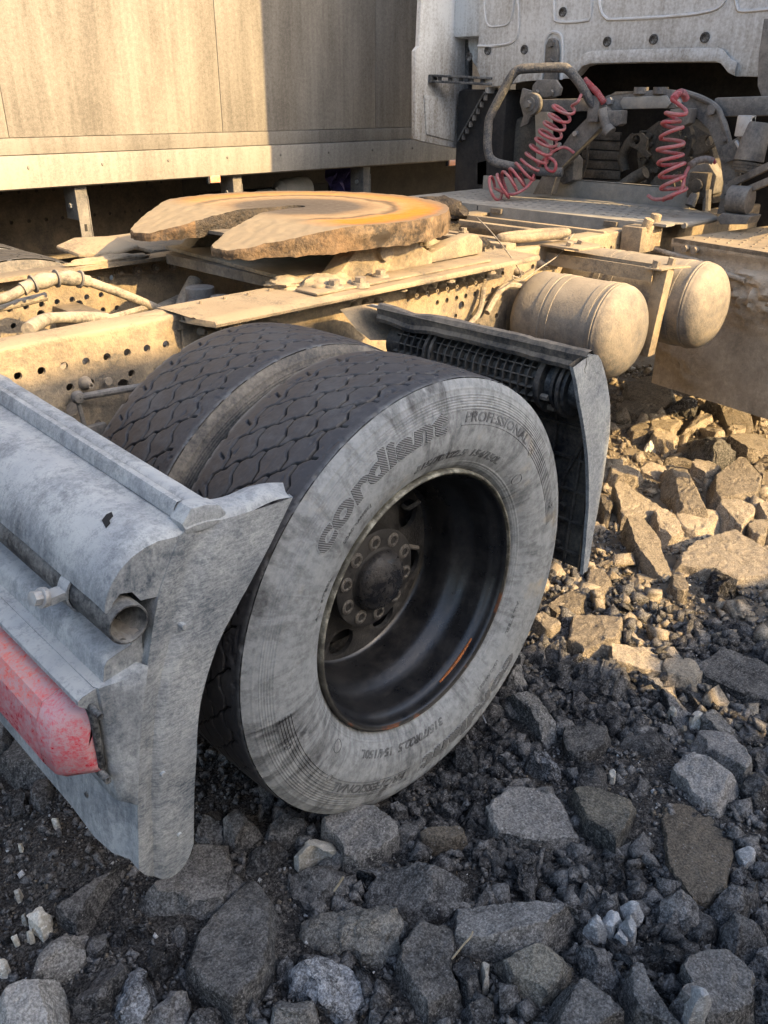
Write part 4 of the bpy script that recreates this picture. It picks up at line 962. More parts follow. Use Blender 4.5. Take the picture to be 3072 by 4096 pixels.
for y, z in ((.10, .40), (.25, .41), (.42, .42)):
    xx = float(np.interp(z-.055*(y+.03), crease[::-1, 1], crease[::-1, 0]))-.018; part(MB().cyl((xx+.004, y, z), (xx-.004, y, z), .0065, .005, 10), 'screw_head', M['gasket'], rg)
for x, z in ((-.655, .345), (-.668, .49), (-.60, .74)): part(MB().cyl((x, -.030, z), (x, -.0405, z), .0055, .0045, 10), 'screw_head', M['guard'], rg)
# ================================================================ front mudguard section (inside face towards the wheel)
fg = empty('front_mudguard', (0, 0, 0), truck)
prof = interp_curve([(.470, .945), (.508, .941), (.545, .90), (.583, .83), (.604, .76), (.612, .704), (.612, .62), (.605, .525), (.598, .43), (.592, .341)], 34)
rows = [[(x, y, z+.010*math.sin(y*5)*0) for x, z in prof] for y in np.concatenate([[-.045, -.043, -.03], np.linspace(0, .66, 14)])]
part(MB().grid([[(x+.006, y, z) for x, y, z in r] for r in rows]), 'outer_skin', M['guard_front'], fg)
part(MB().grid(rows[2:]), 'inner_skin', M['inner_guard'], fg)
# cheek: narrow flange turned towards the wheel
cin = interp_curve([(.415, .933), (.440, .885), (.462, .837), (.50, .755), (.532, .666), (.555, .58), (.566, .50), (.572, .42), (.576, .338)], 34)
rows = []
for i in range(34):
    a = cin[i]; b = prof[i]; rows.append([(a[0]+(b[0]+.006-a[0])*f, -.046+.002*math.sin(f*3)+.0008*float(fbm([[i*.4, f*9, 2]], 2)[0]), a[1]+(b[1]-a[1])*f) for f in np.linspace(0, 1, 9)])
ch = MB().grid(rows); ch.grid([[r[0], (r[0][0]+.001, r[0][1]+.010, r[0][2])] for r in rows]); part(ch, 'outer_cheek', M['guard_front'], fg, smooth=50)
part(MB().grid([[(x-.012, y+.012, z) for x, y, z in r] for r in [rr[2:] for rr in rows]]), 'cheek_inside', M['inner_guard'], fg)
# horizontal upper lip: stepped moulding, bent
lp = [(.476, .908), (.472, .918), (.478, .928), (.474, .945), (.480, .955), (.494, .957), (.505, .945)]
r_ = []
for y in np.linspace(-.045, .62, 40):
    st = -.006 if y < .12 else 0; bend = .010*math.exp(-((y-.50)/.05)**2)
    r_.append([(x+st+bend*.4, y, z-bend+.05*(.3-abs(y-.3))*.02+.0010*float(fbm([[y*40, x*30, 7]], 2)[0])) for x, z in lp])
lpo = part(MB().grid(r_), 'upper_lip', M['guard_lip'], fg, smooth=40)
part(MB().grid([[(a[0]+.014, a[1], a[2]-.004), (a[0]-.002, a[1], a[2])] for a in [q[0] for q in r_]]), 'lip_edge', M['guard_lip'], lpo)
# inner end: a dished wall reaching back over the inner tyre
P_ = [at(735, 668, 1, .70), at(790, 657, 1, .69), at(840, 655, 1, .66), at(900, 678, 1, .62), at(860, 735, 1, .60), at(800, 735, 1, .62), at(770, 712, 1, .66)]
w_ = MB(); c0 = Vector(np.mean([list(p) for p in P_], 0))+Vector((.03, .01, -.01)); w_.add(P_+[c0], [(i, (i+1) % 7, 7) for i in range(7)]); part(w_, 'inner_wall', M['frame'], fg, smooth=60)
# ribs on the inside face
for z in np.arange(.38, .78, .085):
    x = float(np.interp(z, prof[::-1, 1], prof[::-1, 0])); part(MB().span(x-.011, x-.001, -.02, .40, z-.003, z+.003), 'rib', M['inner_guard'], fg)
for y in (.02, .10, .20, .30):
    m = MB(); pts = [(x-.007, y, z) for x, z in prof if z < .80]; m.tube(pts, .0045, 6); part(m, 'rib', M['inner_guard'], fg)
part(MB().tube([(.598, -.0, .72), (.604, .06, .58), (.598, .07, .45)], .006, 6), 'rib', M['inner_guard'], fg)
for y, z in ((.045, .79), (.05, .50), (.05, .39)): part(MB().cyl((.60, y, z), (.585, y, z), .011, n=10), 'rivet', M['inner_guard'], fg)
part(MB().span(.585, .597, .0, .075, .775, .82), 'pad', M['inner_guard'], fg, bevel=.003)
# ribbed support drum under the lip: discs, slats and flanges
dr = empty('support_drum', (0, 0, 0), truck); dc = (.535, .845)
def disc(y, r, w, nm): return part(MB().lathe([(-w/2, .02), (-w/2, r), (w/2, r), (w/2, .02)], (dc[0], y, dc[1]), 28), nm, M['inner_guard'], dr)
part(MB().lathe([(-.02, .045), (.60, .045)], (dc[0], 0, dc[1]), 24), 'core', M['inner_guard'], dr)
for k in range(19): disc(.115+.0235*k, .062, .003, 'fin')
for a in range(0, 360, 24):
    q = R(a); part(MB().span(-.0015, .0015, .10, .56, .044, .060).add([], []), 'slat', M['inner_guard'], dr).rotation_euler = (0, q, 0)
for o in dr.children:
    if o.name.startswith('slat'): o.location = (dc[0], 0, dc[1])
for y, r in ((.085, .068), (.075, .074), (.045, .060), (.020, .074), (.010, .066), (.42, .070), (.44, .070)): disc(y, r, .009, 'collar')
part(MB().cyl((dc[0], .07, dc[1]), (dc[0], -.03, dc[1]), .050, .046, 24), 'end_pipe', M['black_plastic'], dr)
for a in (200, 250): part(MB().cyl((dc[0]+.06*math.cos(R(a)), .078, dc[1]+.06*math.sin(R(a))), (dc[0]+.06*math.cos(R(a)), .05, dc[1]+.06*math.sin(R(a))), .008, n=6), 'bolt', M['bolt'], dr)
# far side mudguard pieces that peep over the far rail
for nm, P_, m in (('far_mudguard', [at(120, 530, 2, 1.0), at(160, 512, 2, 1.02), at(250, 508, 2, 1.02), at(300, 528, 2, 1.0), at(245, 545, 2, .98), at(170, 548, 2, .98)], 'frame'), ('far_mudguard_shelf', [at(210, 512, 2, 1.0), at(330, 497, 2, 1.0), at(440, 512, 2, 1.0), at(400, 535, 2, .98), at(330, 540, 2, .98)], 'frame')):
    w_ = MB(); n_ = len(P_); w_.add(P_+[p-Vector((0, 0, .014)) for p in P_], [tuple(range(n_)), tuple(range(2*n_-1, n_-1, -1))]+[(i, (i+1) % n_, n_+(i+1) % n_, n_+i) for i in range(n_)]); part(w_, nm, M[m], bevel=.006)

# ================================================================ air tanks with brackets
def tank(x, z, r, y0, y1, name):
    t = empty(name, (0, 0, 0), truck)
    dome = [(y0-.075, .0001)]+[(y0-.075+.075*(1-math.cos(a)), r*math.sin(a)**.82) for a in np.linspace(.03, math.pi/2, 16)]
    body = dome+[(y0+.001, r+.001), (y0+.004, r+.0012)]+[(y0+.006+k*(y1-y0)/10, r) for k in range(11)]+[(y1+.06*math.sin(a), r*math.cos(a)**.8) for a in np.linspace(.15, 1.5, 10)]
    part(MB().lathe(body, (x, 0, z), 64), 'shell', M['tank'], t, smooth=50)
    for f in (.14, .62, .73):
        y = y0+(y1-y0)*f; part(MB().lathe([(-.013, r+.0003), (-.012, r+.0022), (.012, r+.0022), (.013, r+.0003)], (x, y, z), 64), 'strap', M['tank'], t)
    part(MB().lathe([(-.004, r+.0005), (-.002, r+.003), (.002, r+.003), (.004, r+.0005)], (x, y0+.012, z), 64), 'weld_seam', M['tank'], t)
    return t
tank(1.40, .755, .157, .40, .71, 'air_tank'); tank(1.78, .80, .150, .29, .78, 'air_tank')
# bracket between the tanks: bent steel plates
br = empty('tank_bracket', (0, 0, 0), truck)
part(MB().beam((1.545, .80, .93), (1.56, .38, .925), .006, .045).beam((1.61, .80, .93), (1.62, .36, .925), .006, .05), 'arm', M['frame'], br)
part(MB().prism([(1.50, .80), (1.66, .80), (1.66, .66), (1.62, .62), (1.50, .64)], lambda u, v, t: (u, v, .978+t), 0, .008), 'top_plate', M['frame'], br, bevel=.002)
part(MB().prism([(1.53, .40), (1.66, .38), (1.67, .30), (1.60, .33), (1.54, .34)], lambda u, v, t: (u, v, .945+t), 0, .006), 'cap_plate', M['frame'], br, bevel=.002)
part(MB().prism([(.335, .95), (.385, .95), (.40, .64), (.36, .64)], lambda u, v, t: (1.575+t, u, v), 0, .05), 'drop_plate', M['frame'], br, bevel=.004)
for x, y in ((1.53, .70), (1.60, .70), (1.55, .37), (1.64, .36)): part(MB().cyl((x, y, .95 if y < .5 else .985), (x, y-.004, .975 if y < .5 else 1.0), .013, n=6), 'bolt', M['bolt'], br)
# loop of pipe lying on the rail, wire
loop = [(1.50+.115*math.cos(t)*1.0-.03*math.sin(t), .835+.045*math.sin(t)-.05*math.cos(t), 1.012+.006*math.cos(t)) for t in np.linspace(0, 2*math.pi, 40)[:-1]]
part(MB().tube(loop, .016, 12, True), 'tow_loop', M['frame'])
wr = [at(1030, 470, 1, .95), at(1060, 500, 1, .85), at(1100, 550, 1, .72), at(1125, 590, 1, .66), at(1120, 600, 1, .66), at(1108, 596, 1, .66), at(1112, 605, 1, .66), at(1130, 604, 1, .66), at(1165, 580, 1, .68), at(1210, 548, 1, .74), at(1232, 515, 1, .80), at(1240, 505, 1, .82)]
part(MB().tube(smooth_path(wr, 6), .0022, 6), 'tie_wire', M['rubber_hose'])
part(MB().tube(smooth_path([(1.15, .76, .80), (1.25, .77, .87), (1.33, .74, .86), (1.45, .76, .80)]), .012, 8).tube(smooth_path([(1.0, .78, .74), (1.1, .76, .80), (1.15, .78, .88)]), .01, 8), 'air_line', M['rubber_hose'])
tr_ = MB().prism([(1.08, .70), (1.30, .70), (1.30, .80), (1.24, .83), (1.16, .83), (1.08, .76)], lambda u, v, t: (u, .785+t, v), 0, .012, [circ(1.14, .75, .01, 10), circ(1.24, .77, .01, 10)]); part(tr_, 'tank_carrier', M['frame_dark'], smooth=None)

# ================================================================ side box with tread plate, mud crusted
sb = empty('side_box', (0, 0, 0), truck)
A0 = at(1456, 515, 2, .955); A1 = at(1720, 556, 2, .955); B0 = at(1404, 782, 2, .36)
ax = Vector((A1.x-A0.x, A1.y-A0.y, 0)).normalized(); fwd_ = Vector((-ax.y, ax.x, 0))
if fwd_.x < 0: fwd_ = -fwd_
rows = []
for i, s in enumerate(np.linspace(0, .95, 60)):
    row = []
    for z in np.linspace(.955, .345, 44):
        p = A0 + ax*(s-.01) + fwd_*.012*(1 if z < .92 else 0)
        h = max(0, float(fbm([[s*9, z*9, 4]], 2)[0])); crust = .014*max(0, float(fbm([[s*6+3, z*5, 9]], 2)[0])-.02)*(1+.6*float(fbm([[s*70, z*70, 1]], 2)[0]))
        q = p - fwd_*(crust*2.2 if .38 < z < .88 else 0)
        bump = .02*math.exp(-(((s-.22)/.09)**2+((z-.50)/.09)**2)); q = q - fwd_*bump
        row.append((q.x, q.y, z))
    rows.append(row)
part(MB().grid(rows), 'rear_panel', M['frame_dark'] if False else dusty('mud_panel', (.19, .16, .12), (.50, .41, .30), .72, 6, .8, .2, .006, .8, var=.8), sb, smooth=60)
C = [A0, A1, A1+fwd_*1.0, A0+fwd_*1.0]
part(MB().add([(p.x, p.y, .957) for p in C]+[(p.x, p.y, .94) for p in C], [(0, 1, 2, 3), (7, 6, 5, 4)]+[(i, (i+1) % 4, 4+(i+1) % 4, 4+i) for i in range(4)]), 'tread_plate', M['frame'], sb)
tre = MB().cyl((0, 0, 0), (0, 0, .004), .006, .004, 6).mesh('tread_stud', M['frame'])
for i in range(16):
    for j in range(9):
        p = A0+ax*(.05+.052*i+.026*(j % 2))+fwd_*(.06+.06*j); obj('tread_stud', tre, sb, (p.x, p.y, .957))
for s in (.07, .115):
    p = A0+ax*s-fwd_*.002; q = p-fwd_*.022; part(MB().cyl((p.x, p.y, .925), (q.x, q.y, .925), .014, n=6), 'bolt', M['bolt'], sb)
cb = [A0+ax*s-fwd_*.02+Vector((0, 0, z-.955)) for s, z in ((-.25, .905), (-.1, .905), (.05, .893), (.15, .885), (.25, .862), (.36, .848))]
part(MB().tube(smooth_path(cb, 20), lambda t: .011+(.0012*math.sin(t*400) if t < .35 else 0), 10), 'sleeved_cable', M['rubber_hose'], sb)
D = [B0, B0+ax*1.0, B0+ax*1.0+fwd_*.9, B0+fwd_*.9]
part(MB().add([(p.x, p.y, .62) for p in D], [(0, 1, 2, 3)]), 'box_floor', M['frame_dark'], sb)
p = A0-fwd_*.02; part(MB().beam((A0.x+.02, A0.y+.01, .955), (A0.x+fwd_.x+.02, A0.y+fwd_.y, .955), .02, .6, (0, 0, 1)).v and MB().add([(A0.x, A0.y, .95), (A0.x+fwd_.x, A0.y+fwd_.y, .95), (A0.x+fwd_.x, A0.y+fwd_.y, .62), (A0.x, A0.y, .62)], [(0, 1, 2, 3)]), 'inner_side', M['frame_dark'], sb)
part(MB().span(2.05, 2.22, .70, .79, .90, 1.0).cyl((2.1, .74, .92), (2.1, .70, 1.03), .02).cyl((2.19, .74, .92), (2.19, .72, 1.04), .022), 'valve_cluster', M['frame'], bevel=.004)

# ================================================================ catwalk
CZ = 1.005
c0 = at(905, 425, 2, CZ); c1 = at(1430, 490, 2, CZ); xb = (c0.x+c1.x)/2
cw = empty('catwalk', (0, 0, 0), truck)
x0_, x1_ = 2.16, 2.78; yr, yl = .66, 2.10; ym = 1.62
hl = [circ(x0_+.12+.075*i, yr+.10+.052*j+.026*(i % 2), .013, 8) for i in range(6) for j in range(17)]
hl2 = [circ(x0_+.12+.075*i, ym+.06+.052*j+.026*(i % 2), .010, 8) for i in range(6) for j in range(7)]
f_ = lambda u, v, t: (u, v, CZ+t)
part(MB().prism([(x0_, yr+.06), (x0_, ym), (x1_, ym), (x1_, yr+.18), (x1_-.2, yr-.02), (x0_+.12, yr-.02)], f_, -.005, 0, hl), 'deck', M['catwalk'], cw, smooth=None)
part(MB().prism([(x0_, ym+.004), (x0_, yl), (x1_, yl), (x1_, ym+.004)], f_, -.005, 0, hl2), 'deck', M['catwalk'], cw, smooth=None)
part(MB().span(x0_-.004, x0_, yr+.06, ym-.002, CZ-.055, CZ+.001).span(x0_-.004, x0_, ym+.006, yl, CZ-.05, CZ+.001), 'rear_lip', M['catwalk'], cw)
part(MB().span(x1_-.01, x1_, yr+.2, ym-.005, CZ, CZ+.085).span(x1_-.01, x1_+.012, yr+.2, ym-.005, CZ+.080, CZ+.086), 'kick_plate', M['catwalk'], cw, bevel=.001)
part(MB().span(x1_-.005, x1_+.003, ym+.005, yl-.02, CZ, CZ+.07), 'kick_plate', M['catwalk'], cw)
part(MB().tube([(x0_+.12, yr-.02, CZ-.01), (x1_-.2, yr-.02, CZ-.01), (x1_-.05, yr+.1, CZ-.01)], .012, 8), 'rim_roll', M['catwalk'], cw)
for y in (.90, 1.5): part(MB().span(x0_-.02, x1_, y-.03, y+.03, .978, .998), 'support', M['frame_dark'], cw)
# step edge in the sun at the near end
part(MB().span(x0_-.012, x0_+.06, yr-.01, yr+.16, CZ-.006, CZ+.004), 'end_tab', M['catwalk'], cw)
# ================================================================ cab
XC = 2.85
cab = empty('cab', (0, 0, 0), truck)
def cw_(px, py, x=XC): return at(px, py, 0, x)
bot = [cw_(1030, 150), cw_(1040, 172), cw_(1062, 187), cw_(1090, 184), cw_(1130, 176), cw_(1180, 172), cw_(1236, 169), cw_(1248, 160), cw_(1262, 143), cw_(1278, 138), cw_(1400, 135), cw_(1548, 134), cw_(1560, 138), cw_(1576, 158), cw_(1590, 165), cw_(1659, 166)]
poly = [(p.y, p.z) for p in bot] + [(.22, bot[-1].z), (.20, 3.9), (2.22, 3.9)]
part(MB().prism(poly, lambda u, v, t: (XC+t, u, v), 0, .03), 'rear_wall', M['cab'], cab, bevel=.004)
# folded skirt of the wall along the notch
rows = []
for p in bot[6:15]: rows.append([(XC-.012, p.y, p.z+.055), (XC-.020, p.y, p.z+.02), (XC-.014, p.y, p.z+.002), (XC+.05, p.y, p.z-.001)])
part(MB().grid(rows), 'notch_flange', M['cab'], cab, smooth=60)
part(MB().span(XC+.031, 5.2, -.02, 2.44, 1.75, 3.9).span(XC+.031, XC+.3, .22, 2.2, 1.66, 1.75), 'body', M['cab'], cab, bevel=.03)
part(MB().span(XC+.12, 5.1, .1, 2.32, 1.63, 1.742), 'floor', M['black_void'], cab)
def bead(pts, closed=False, r=.007): 
    part(MB().tube(smooth_path([cw_(a, b, XC-.001) for a, b in pts], 5), r, 6), 'pressed_bead', M['cab_bead'], cab, smooth=60)
bead([(1032, 100), (1070, 99), (1105, 92), (1118, 70), (1119, 20), (1115, -30)]); bead([(1045, -30), (1047, 30), (1055, 55), (1075, 57), (1098, 50), (1108, 20), (1112, -30)], r=.005)
bead([(1196, -30), (1197, 35), (1202, 45), (1220, 48), (1262, 45), (1275, 35), (1278, -30)]); bead([(1292, -30), (1296, 15), (1308, 38), (1330, 42), (1440, 36), (1520, 27), (1560, 10), (1572, -30)]); bead([(1588, -20), (1592, 15), (1605, 24), (1659, 20), (1700, 18)])
pl = MB().lathe([(0, .022), (-.006, .021), (-.007, .013), (-.004, .011), (-.004, .0001)], n=20, axis='x').mesh('plug', M['gasket'])
for a, b in ((1216, 26), (1054, 109), (1133, 107), (1312, 90), (1412, 85), (1523, 81), (1014, 123)): p = cw_(a, b); obj('plug', pl, cab, p)
# hanger bracket in a raised pressing
part(MB().tube(smooth_path([cw_(x, y, XC-.002) for x, y in ((1170, 172), (1176, 130), (1178, 90), (1188, 72), (1200, 70), (1212, 78), (1215, 110), (1212, 172))], 5), .008, 6), 'pressed_bead', M['cab_bead'], cab)
hb = MB().prism([(q.y, q.z) for q in [cw_(x, y) for x, y in ((1180, 175), (1184, 100), (1190, 84), (1200, 82), (1208, 88), (1210, 110), (1208, 175))]], lambda u, v, t: (XC-.012+t, u, v), -.012, .012); part(hb, 'hanger_bracket', M['grey_dust'], cab, bevel=.005)
for x, y in ((1198, 94), (1195, 134)): q = cw_(x, y); part(MB().cyl((XC-.02, q.y, q.z), (XC-.04, q.y, q.z), .018, n=6), 'bolt', M['grey_dust'], cab)
# left side fairing, its hinge and edge seal
FY = 2.44
def fa(px, py): return at(px, py, 1, FY)
Fp = [fa(908, -60), fa(901, 100), fa(893, 110), fa(893, 300), fa(905, 305), fa(985, 321), fa(998, 318), fa(1003, -60)]
part(MB().prism([(p.x, p.z) for p in Fp], lambda u, v, t: (u, FY+t, v), -.015, .015), 'side_fairing', M['cab'], cab, bevel=.004)
Gp = [fa(910, 205), fa(978, 215), fa(975, 305), fa(915, 290)]
part(MB().prism([(p.x, p.z) for p in Gp], lambda u, v, t: (u, FY-.016+t, v), -.008, 0), 'fairing_pad', M['cab'], cab, bevel=.003)
S_ = [fa(1003, -60), fa(1012, -60), fa(1006, 320), fa(998, 318)]; part(MB().prism([(p.x, p.z) for p in S_], lambda u, v, t: (u, FY-.03+t, v), -.01, .03), 'edge_seal', M['black_plastic'], cab)
E_ = [cw_(1012, -60, 2.98), cw_(1030, -60, 2.98), cw_(1032, 148, 2.98), cw_(1020, 130, 2.98), cw_(1012, 100, 2.98)]; part(MB().prism([(p.y, p.z) for p in E_], lambda u, v, t: (2.98+t, u, v), 0, .02), 'corner_panel', M['cab'], cab)
h0 = at(938, 176, 1, 2.40); h1 = at(1077, 183, 1, 2.1)
hg = part(MB().beam(h0, h1, .05, .012).beam(h0+Vector((0, 0, .028)), h1+Vector((0, 0, .028)), .05, .012).beam(h0+Vector((0, 0, .014)), h0+Vector((0, .02, .014)), .05, .04).beam(h1+Vector((0, 0, .014)), h1+Vector((0, .02, .014)), .05, .04), 'fairing_hinge', M['black_plastic'], cab, bevel=.003)
for k in range(6):
    q = h0.lerp(h1, (k+.5)/6)+Vector((0, 0, .014)); part(MB().cyl(q-Vector((0, 0, .012)), q+Vector((0, 0, .012)), .012, n=10), 'web', M['black_plastic'], hg)
q = at(1062, 195, 1, 2.15); part(MB().box(q, (.09, .02, .03)), 'hinge_tab', M['cab'], cab, bevel=.004)
st = [at(1050, 200, 1, 2.15), at(992, 305, 1, 2.35)]; part(MB().beam(st[0], st[1], .03, .012), 'fairing_strut', M['black_plastic'], cab)
for k in range(7): q = st[0].lerp(st[1], (k+.6)/7.4); part(MB().box(q-Vector((.0, .012, 0)), (.022, .01, .035)), 'strut_slot', M['grey_dust'], cab)
part(MB().span(2.40, 2.846, -.04, -.01, 1.20, 2.36), 'side_fairing', M['cab'], cab, bevel=.01)  # unseen right fairing, added and sized to shade the space behind the cab
# rear right strut of the fairing at the picture's edge
part(MB().prism([(q.y, q.z) for q in [cw_(x, y, 2.7) for x, y in ((1650, 40), (1638, 120), (1636, 185), (1644, 208), (1660, 212), (1675, 205), (1675, 40))]], lambda u, v, t: (2.7+t, u, v), 0, .012), 'hanger_bracket', M['grey_dust'], cab, bevel=.004)

# ================================================================ under the cab
part(MB().span(3.45, 3.5, .1, 2.4, .35, 1.75), 'void_sheet', M['black_void'])  # black sheet standing in for the unlit space behind the engine
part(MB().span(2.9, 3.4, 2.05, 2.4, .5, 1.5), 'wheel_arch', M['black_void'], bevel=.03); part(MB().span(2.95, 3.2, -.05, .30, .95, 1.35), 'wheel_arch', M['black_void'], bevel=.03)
XA = 2.66
def xa(px, py, x=XA): return at(px, py, 0, x)
def xplate(pts, name, mat, x=XA, t=.02, par=truck, bevel=.004, holes=()):
    return part(MB().prism([(q.y, q.z) for q in [xa(a, b, x) for a, b in pts]], lambda u, v, s: (x+s, u, v), 0, t, holes), name, M[mat], par, bevel=bevel)
ar = empty('cab_support_arch', (0, 0, 0), truck)
xplate([(1300, 232), (1308, 208), (1330, 200), (1352, 198), (1440, 193), (1470, 196), (1520, 212), (1552, 232), (1565, 262), (1578, 310), (1592, 360), (1594, 400), (1584, 440), (1574, 462), (1548, 462), (1556, 430), (1562, 395), (1556, 350), (1545, 315), (1530, 280), (1505, 255), (1492, 244), (1470, 240), (1455, 234), (1352, 236), (1335, 244), (1310, 246)], 'arch_plate', 'grey_dust', XA, .03, ar)
# bent rim of the arch's right leg
part(MB().tube(smooth_path([xa(a, b, XA-.008) for a, b in ((1470, 197), (1515, 212), (1548, 232), (1562, 262), (1578, 312), (1593, 362), (1595, 402), (1583, 440), (1590, 458), (1610, 462))], 6), .012, 8), 'arch_rim', M['grey_dust'], ar)
xplate([(1338, 222), (1345, 210), (1440, 206), (1450, 222), (1440, 234), (1345, 236)], 'arch_pad', 'catwalk', XA-.012, .012, ar, .005)
for a in (1382, 1424): q = xa(a, 200); part(MB().cyl((XA+.01, q.y, q.z-.005), (XA+.01, q.y, q.z+.022), .032, n=20), 'arch_bush', M['grey_dust'], ar)
xplate([(1395, 196), (1316, 206), (1330, 198)], 'arch_shim', 'frame_dark', XA-.006, .004, ar, 0)
for a, b in ((1320, 218), (1470, 222), (1540, 237)): q = xa(a, b); part(MB().cyl((XA, q.y, q.z), (XA-.022, q.y, q.z), .016 if a != 1540 else .022, n=6), 'bolt', M['zinc' if a < 1500 else 'grey_dust'], ar)
for a, b in ((1568, 300), (1571, 327), (1577, 396), (1565, 424)): q = xa(a, b); part(MB().cyl((XA, q.y, q.z), (XA-.02, q.y, q.z), .012, n=6), 'bolt', M['grey_dust'], ar)
# left diagonal leg
xplate([(1308, 226), (1290, 232), (1232, 290), (1196, 340), (1168, 385), (1150, 420), (1190, 420), (1205, 370), (1240, 335), (1290, 282), (1322, 252)], 'diagonal_leg', 'grey_dust', XA-.03, .05, ar)
q = xa(1252, 288); part(MB().cyl((XA-.03, q.y, q.z), (XA-.045, q.y, q.z), .012, n=8), 'bolt', M['zinc'], ar); q = xa(1217, 312); part(MB().cyl((XA-.03, q.y, q.z), (XA-.045, q.y, q.z), .011, n=8), 'bolt', M['zinc'], ar)
# cup brackets hanging from the arch
for pts in ([(1302, 240), (1342, 238), (1340, 268), (1332, 273), (1305, 272)], [(1446, 236), (1494, 234), (1488, 266), (1476, 273), (1452, 272)]):
    xplate(pts, 'cup_bracket', 'grey_dust', XA-.07, .06, ar, .006)
# lateral links with bolt eyes
part(MB().beam(xa(1164, 228, 2.62), xa(1300, 226, 2.66), .04, .055), 'lateral_link', M['grey_dust'], bevel=.008)
q = xa(1155, 225, 2.60); lk = part(MB().cyl((2.60, q.y, q.z), (2.56, q.y, q.z), .05, n=24), 'link_eye', M['grey_dust'], bevel=.006); part(MB().cyl((2.56, q.y, q.z), (2.55, q.y, q.z), .032, n=18).cyl((2.55, q.y, q.z), (2.53, q.y, q.z), .018, n=6), 'eye_bolt', M['grey_dust'], lk)
part(MB().beam(xa(1545, 232, 2.70), xa(1700, 228, 2.70), .05, .075), 'lateral_link', M['grey_dust'], bevel=.012)
xplate([(1150, 185), (1160, 172), (1200, 172), (1212, 190), (1208, 206), (1196, 211), (1160, 211), (1148, 205)], 'hanger_foot', 'grey_dust', 2.74, .02)
for a in (1160, 1192): q = xa(a, 201, 2.74); part(MB().cyl((2.74, q.y, q.z), (2.72, q.y, q.z), .016, n=6), 'foot_bolt', M['grey_dust'])
xplate([(1155, 240), (1182, 242), (1184, 345), (1158, 345)], 'upright_post', 'catwalk', 2.70, .05)
xplate([(1128, 190), (1146, 196), (1150, 235), (1140, 268), (1122, 276), (1130, 250), (1122, 220)], 'hook_bracket', 'grey_dust', 2.72, .02)
# hooped grab rail
hp_ = [(1215, 372), (1160, 370), (1100, 358), (1066, 348), (1054, 325), (1055, 270), (1062, 245), (1085, 200), (1105, 165), (1118, 152), (1140, 148), (1210, 146), (1228, 152), (1252, 180), (1275, 218), (1288, 235)]
hx = [2.52, 2.48, 2.45, 2.44, 2.43, 2.43, 2.43, 2.44, 2.45, 2.46, 2.47, 2.52, 2.53, 2.56, 2.6, 2.62]
gp = [at(a, b, 0, x) for (a, b), x in zip(hp_, hx)]
part(MB().tube(smooth_path(gp, 7), .021, 14), 'grab_rail', dusty('grab_rail_coat', (.055, .06, .068), (.24, .22, .19), .32, 20, .6, .35, .003, .8))
q = at(1285, 235, 0, 2.61); part(MB().box(q, (.03, .06, .11)).cyl(q+Vector((-.02, -.05, 0)), q+Vector((-.02, -.09, -.09)), .022).cyl(q+Vector((-.02, -.085, -.08)), q+Vector((-.02, -.11, -.10)), .03), 'rail_socket', M['grey_dust'], bevel=.004)

# ---- red coiled air hoses
def coil(axis, rad, turns, r, name, lead=(), tail=()):
    ax_ = smooth_path(axis, 12); n = int(turns*22); pts = []
    L = [0]
    for a, b in zip(ax_, ax_[1:]): L.append(L[-1]+(b-a).length)
    A = np.array([list(p) for p in ax_]); L = np.array(L)/L[-1]
    prev = None
    for i in range(n):
        t = i/(n-1); p = Vector([np.interp(t, L, A[:, k]) for k in range(3)]); p2 = Vector([np.interp(min(1, t+.02), L, A[:, k]) for k in range(3)]); p1 = Vector([np.interp(max(0, t-.02), L, A[:, k]) for k in range(3)])
        tn = (p2-p1).normalized(); e1 = tn.cross(Vector((0, 0, 1))); e1 = e1.normalized() if e1.length > .2 else tn.orthogonal().normalized(); e2 = tn.cross(e1); q = 2*math.pi*turns*t
        rr = rad(t)*(1+.05*math.sin(t*31)); pts.append(p+e1*math.cos(q)*rr+e2*math.sin(q)*rr)
    pts = list(lead)+pts+list(tail)
    return part(MB().tube(smooth_path(pts[:len(lead)+1], 5)[:-1]+pts[len(lead):len(pts)-len(tail)]+smooth_path(pts[len(pts)-len(tail)-1:], 6)[1:], r, 8), name, M['hose_red'], smooth=60)
hx_ = 2.48
c1 = coil([at(1222, 228, 0, hx_), at(1196, 275, 0, hx_), at(1168, 325, 0, hx_), at(1140, 365, 0, hx_-.02), at(1110, 388, 0, hx_-.06), at(1085, 402, 0, hx_-.10), at(1060, 409, 0, hx_-.12)], lambda t: .048+.012*t, 13, .0072, 'coiled_air_hose', [at(1255, 205, 0, 2.55), at(1248, 220, 0, 2.5)], [at(1105, 420, 0, hx_-.1), at(1140, 402, 0, hx_-.05), at(1160, 365, 0, hx_), at(1180, 340, 0, hx_), at(1200, 352, 0, hx_), at(1196, 370, 0, hx_), at(1180, 362, 0, hx_), at(1182, 338, 0, hx_), at(1215, 318, 0, hx_+.06), at(1240, 330, 0, hx_+.1)])
c2 = coil([at(1466, 232, 0, 2.44), at(1452, 268, 0, 2.44), at(1452, 300, 0, 2.44), at(1448, 340, 0, 2.44), at(1452, 375, 0, 2.44), at(1456, 405, 0, 2.44), at(1458, 427, 0, 2.44)], lambda t: .036+.016*min(1, t*2.2)-.008*max(0, t-.7), 7.2, .0080, 'coiled_air_hose', [at(1478, 205, 0, 2.52), at(1466, 200, 0, 2.48), at(1452, 212, 0, 2.44)], [at(1470, 412, 0, 2.42), at(1478, 385, 0, 2.44), at(1484, 368, 0, 2.48), at(1500, 350, 0, 2.52), at(1535, 344, 0, 2.56), at(1545, 352, 0, 2.58)])
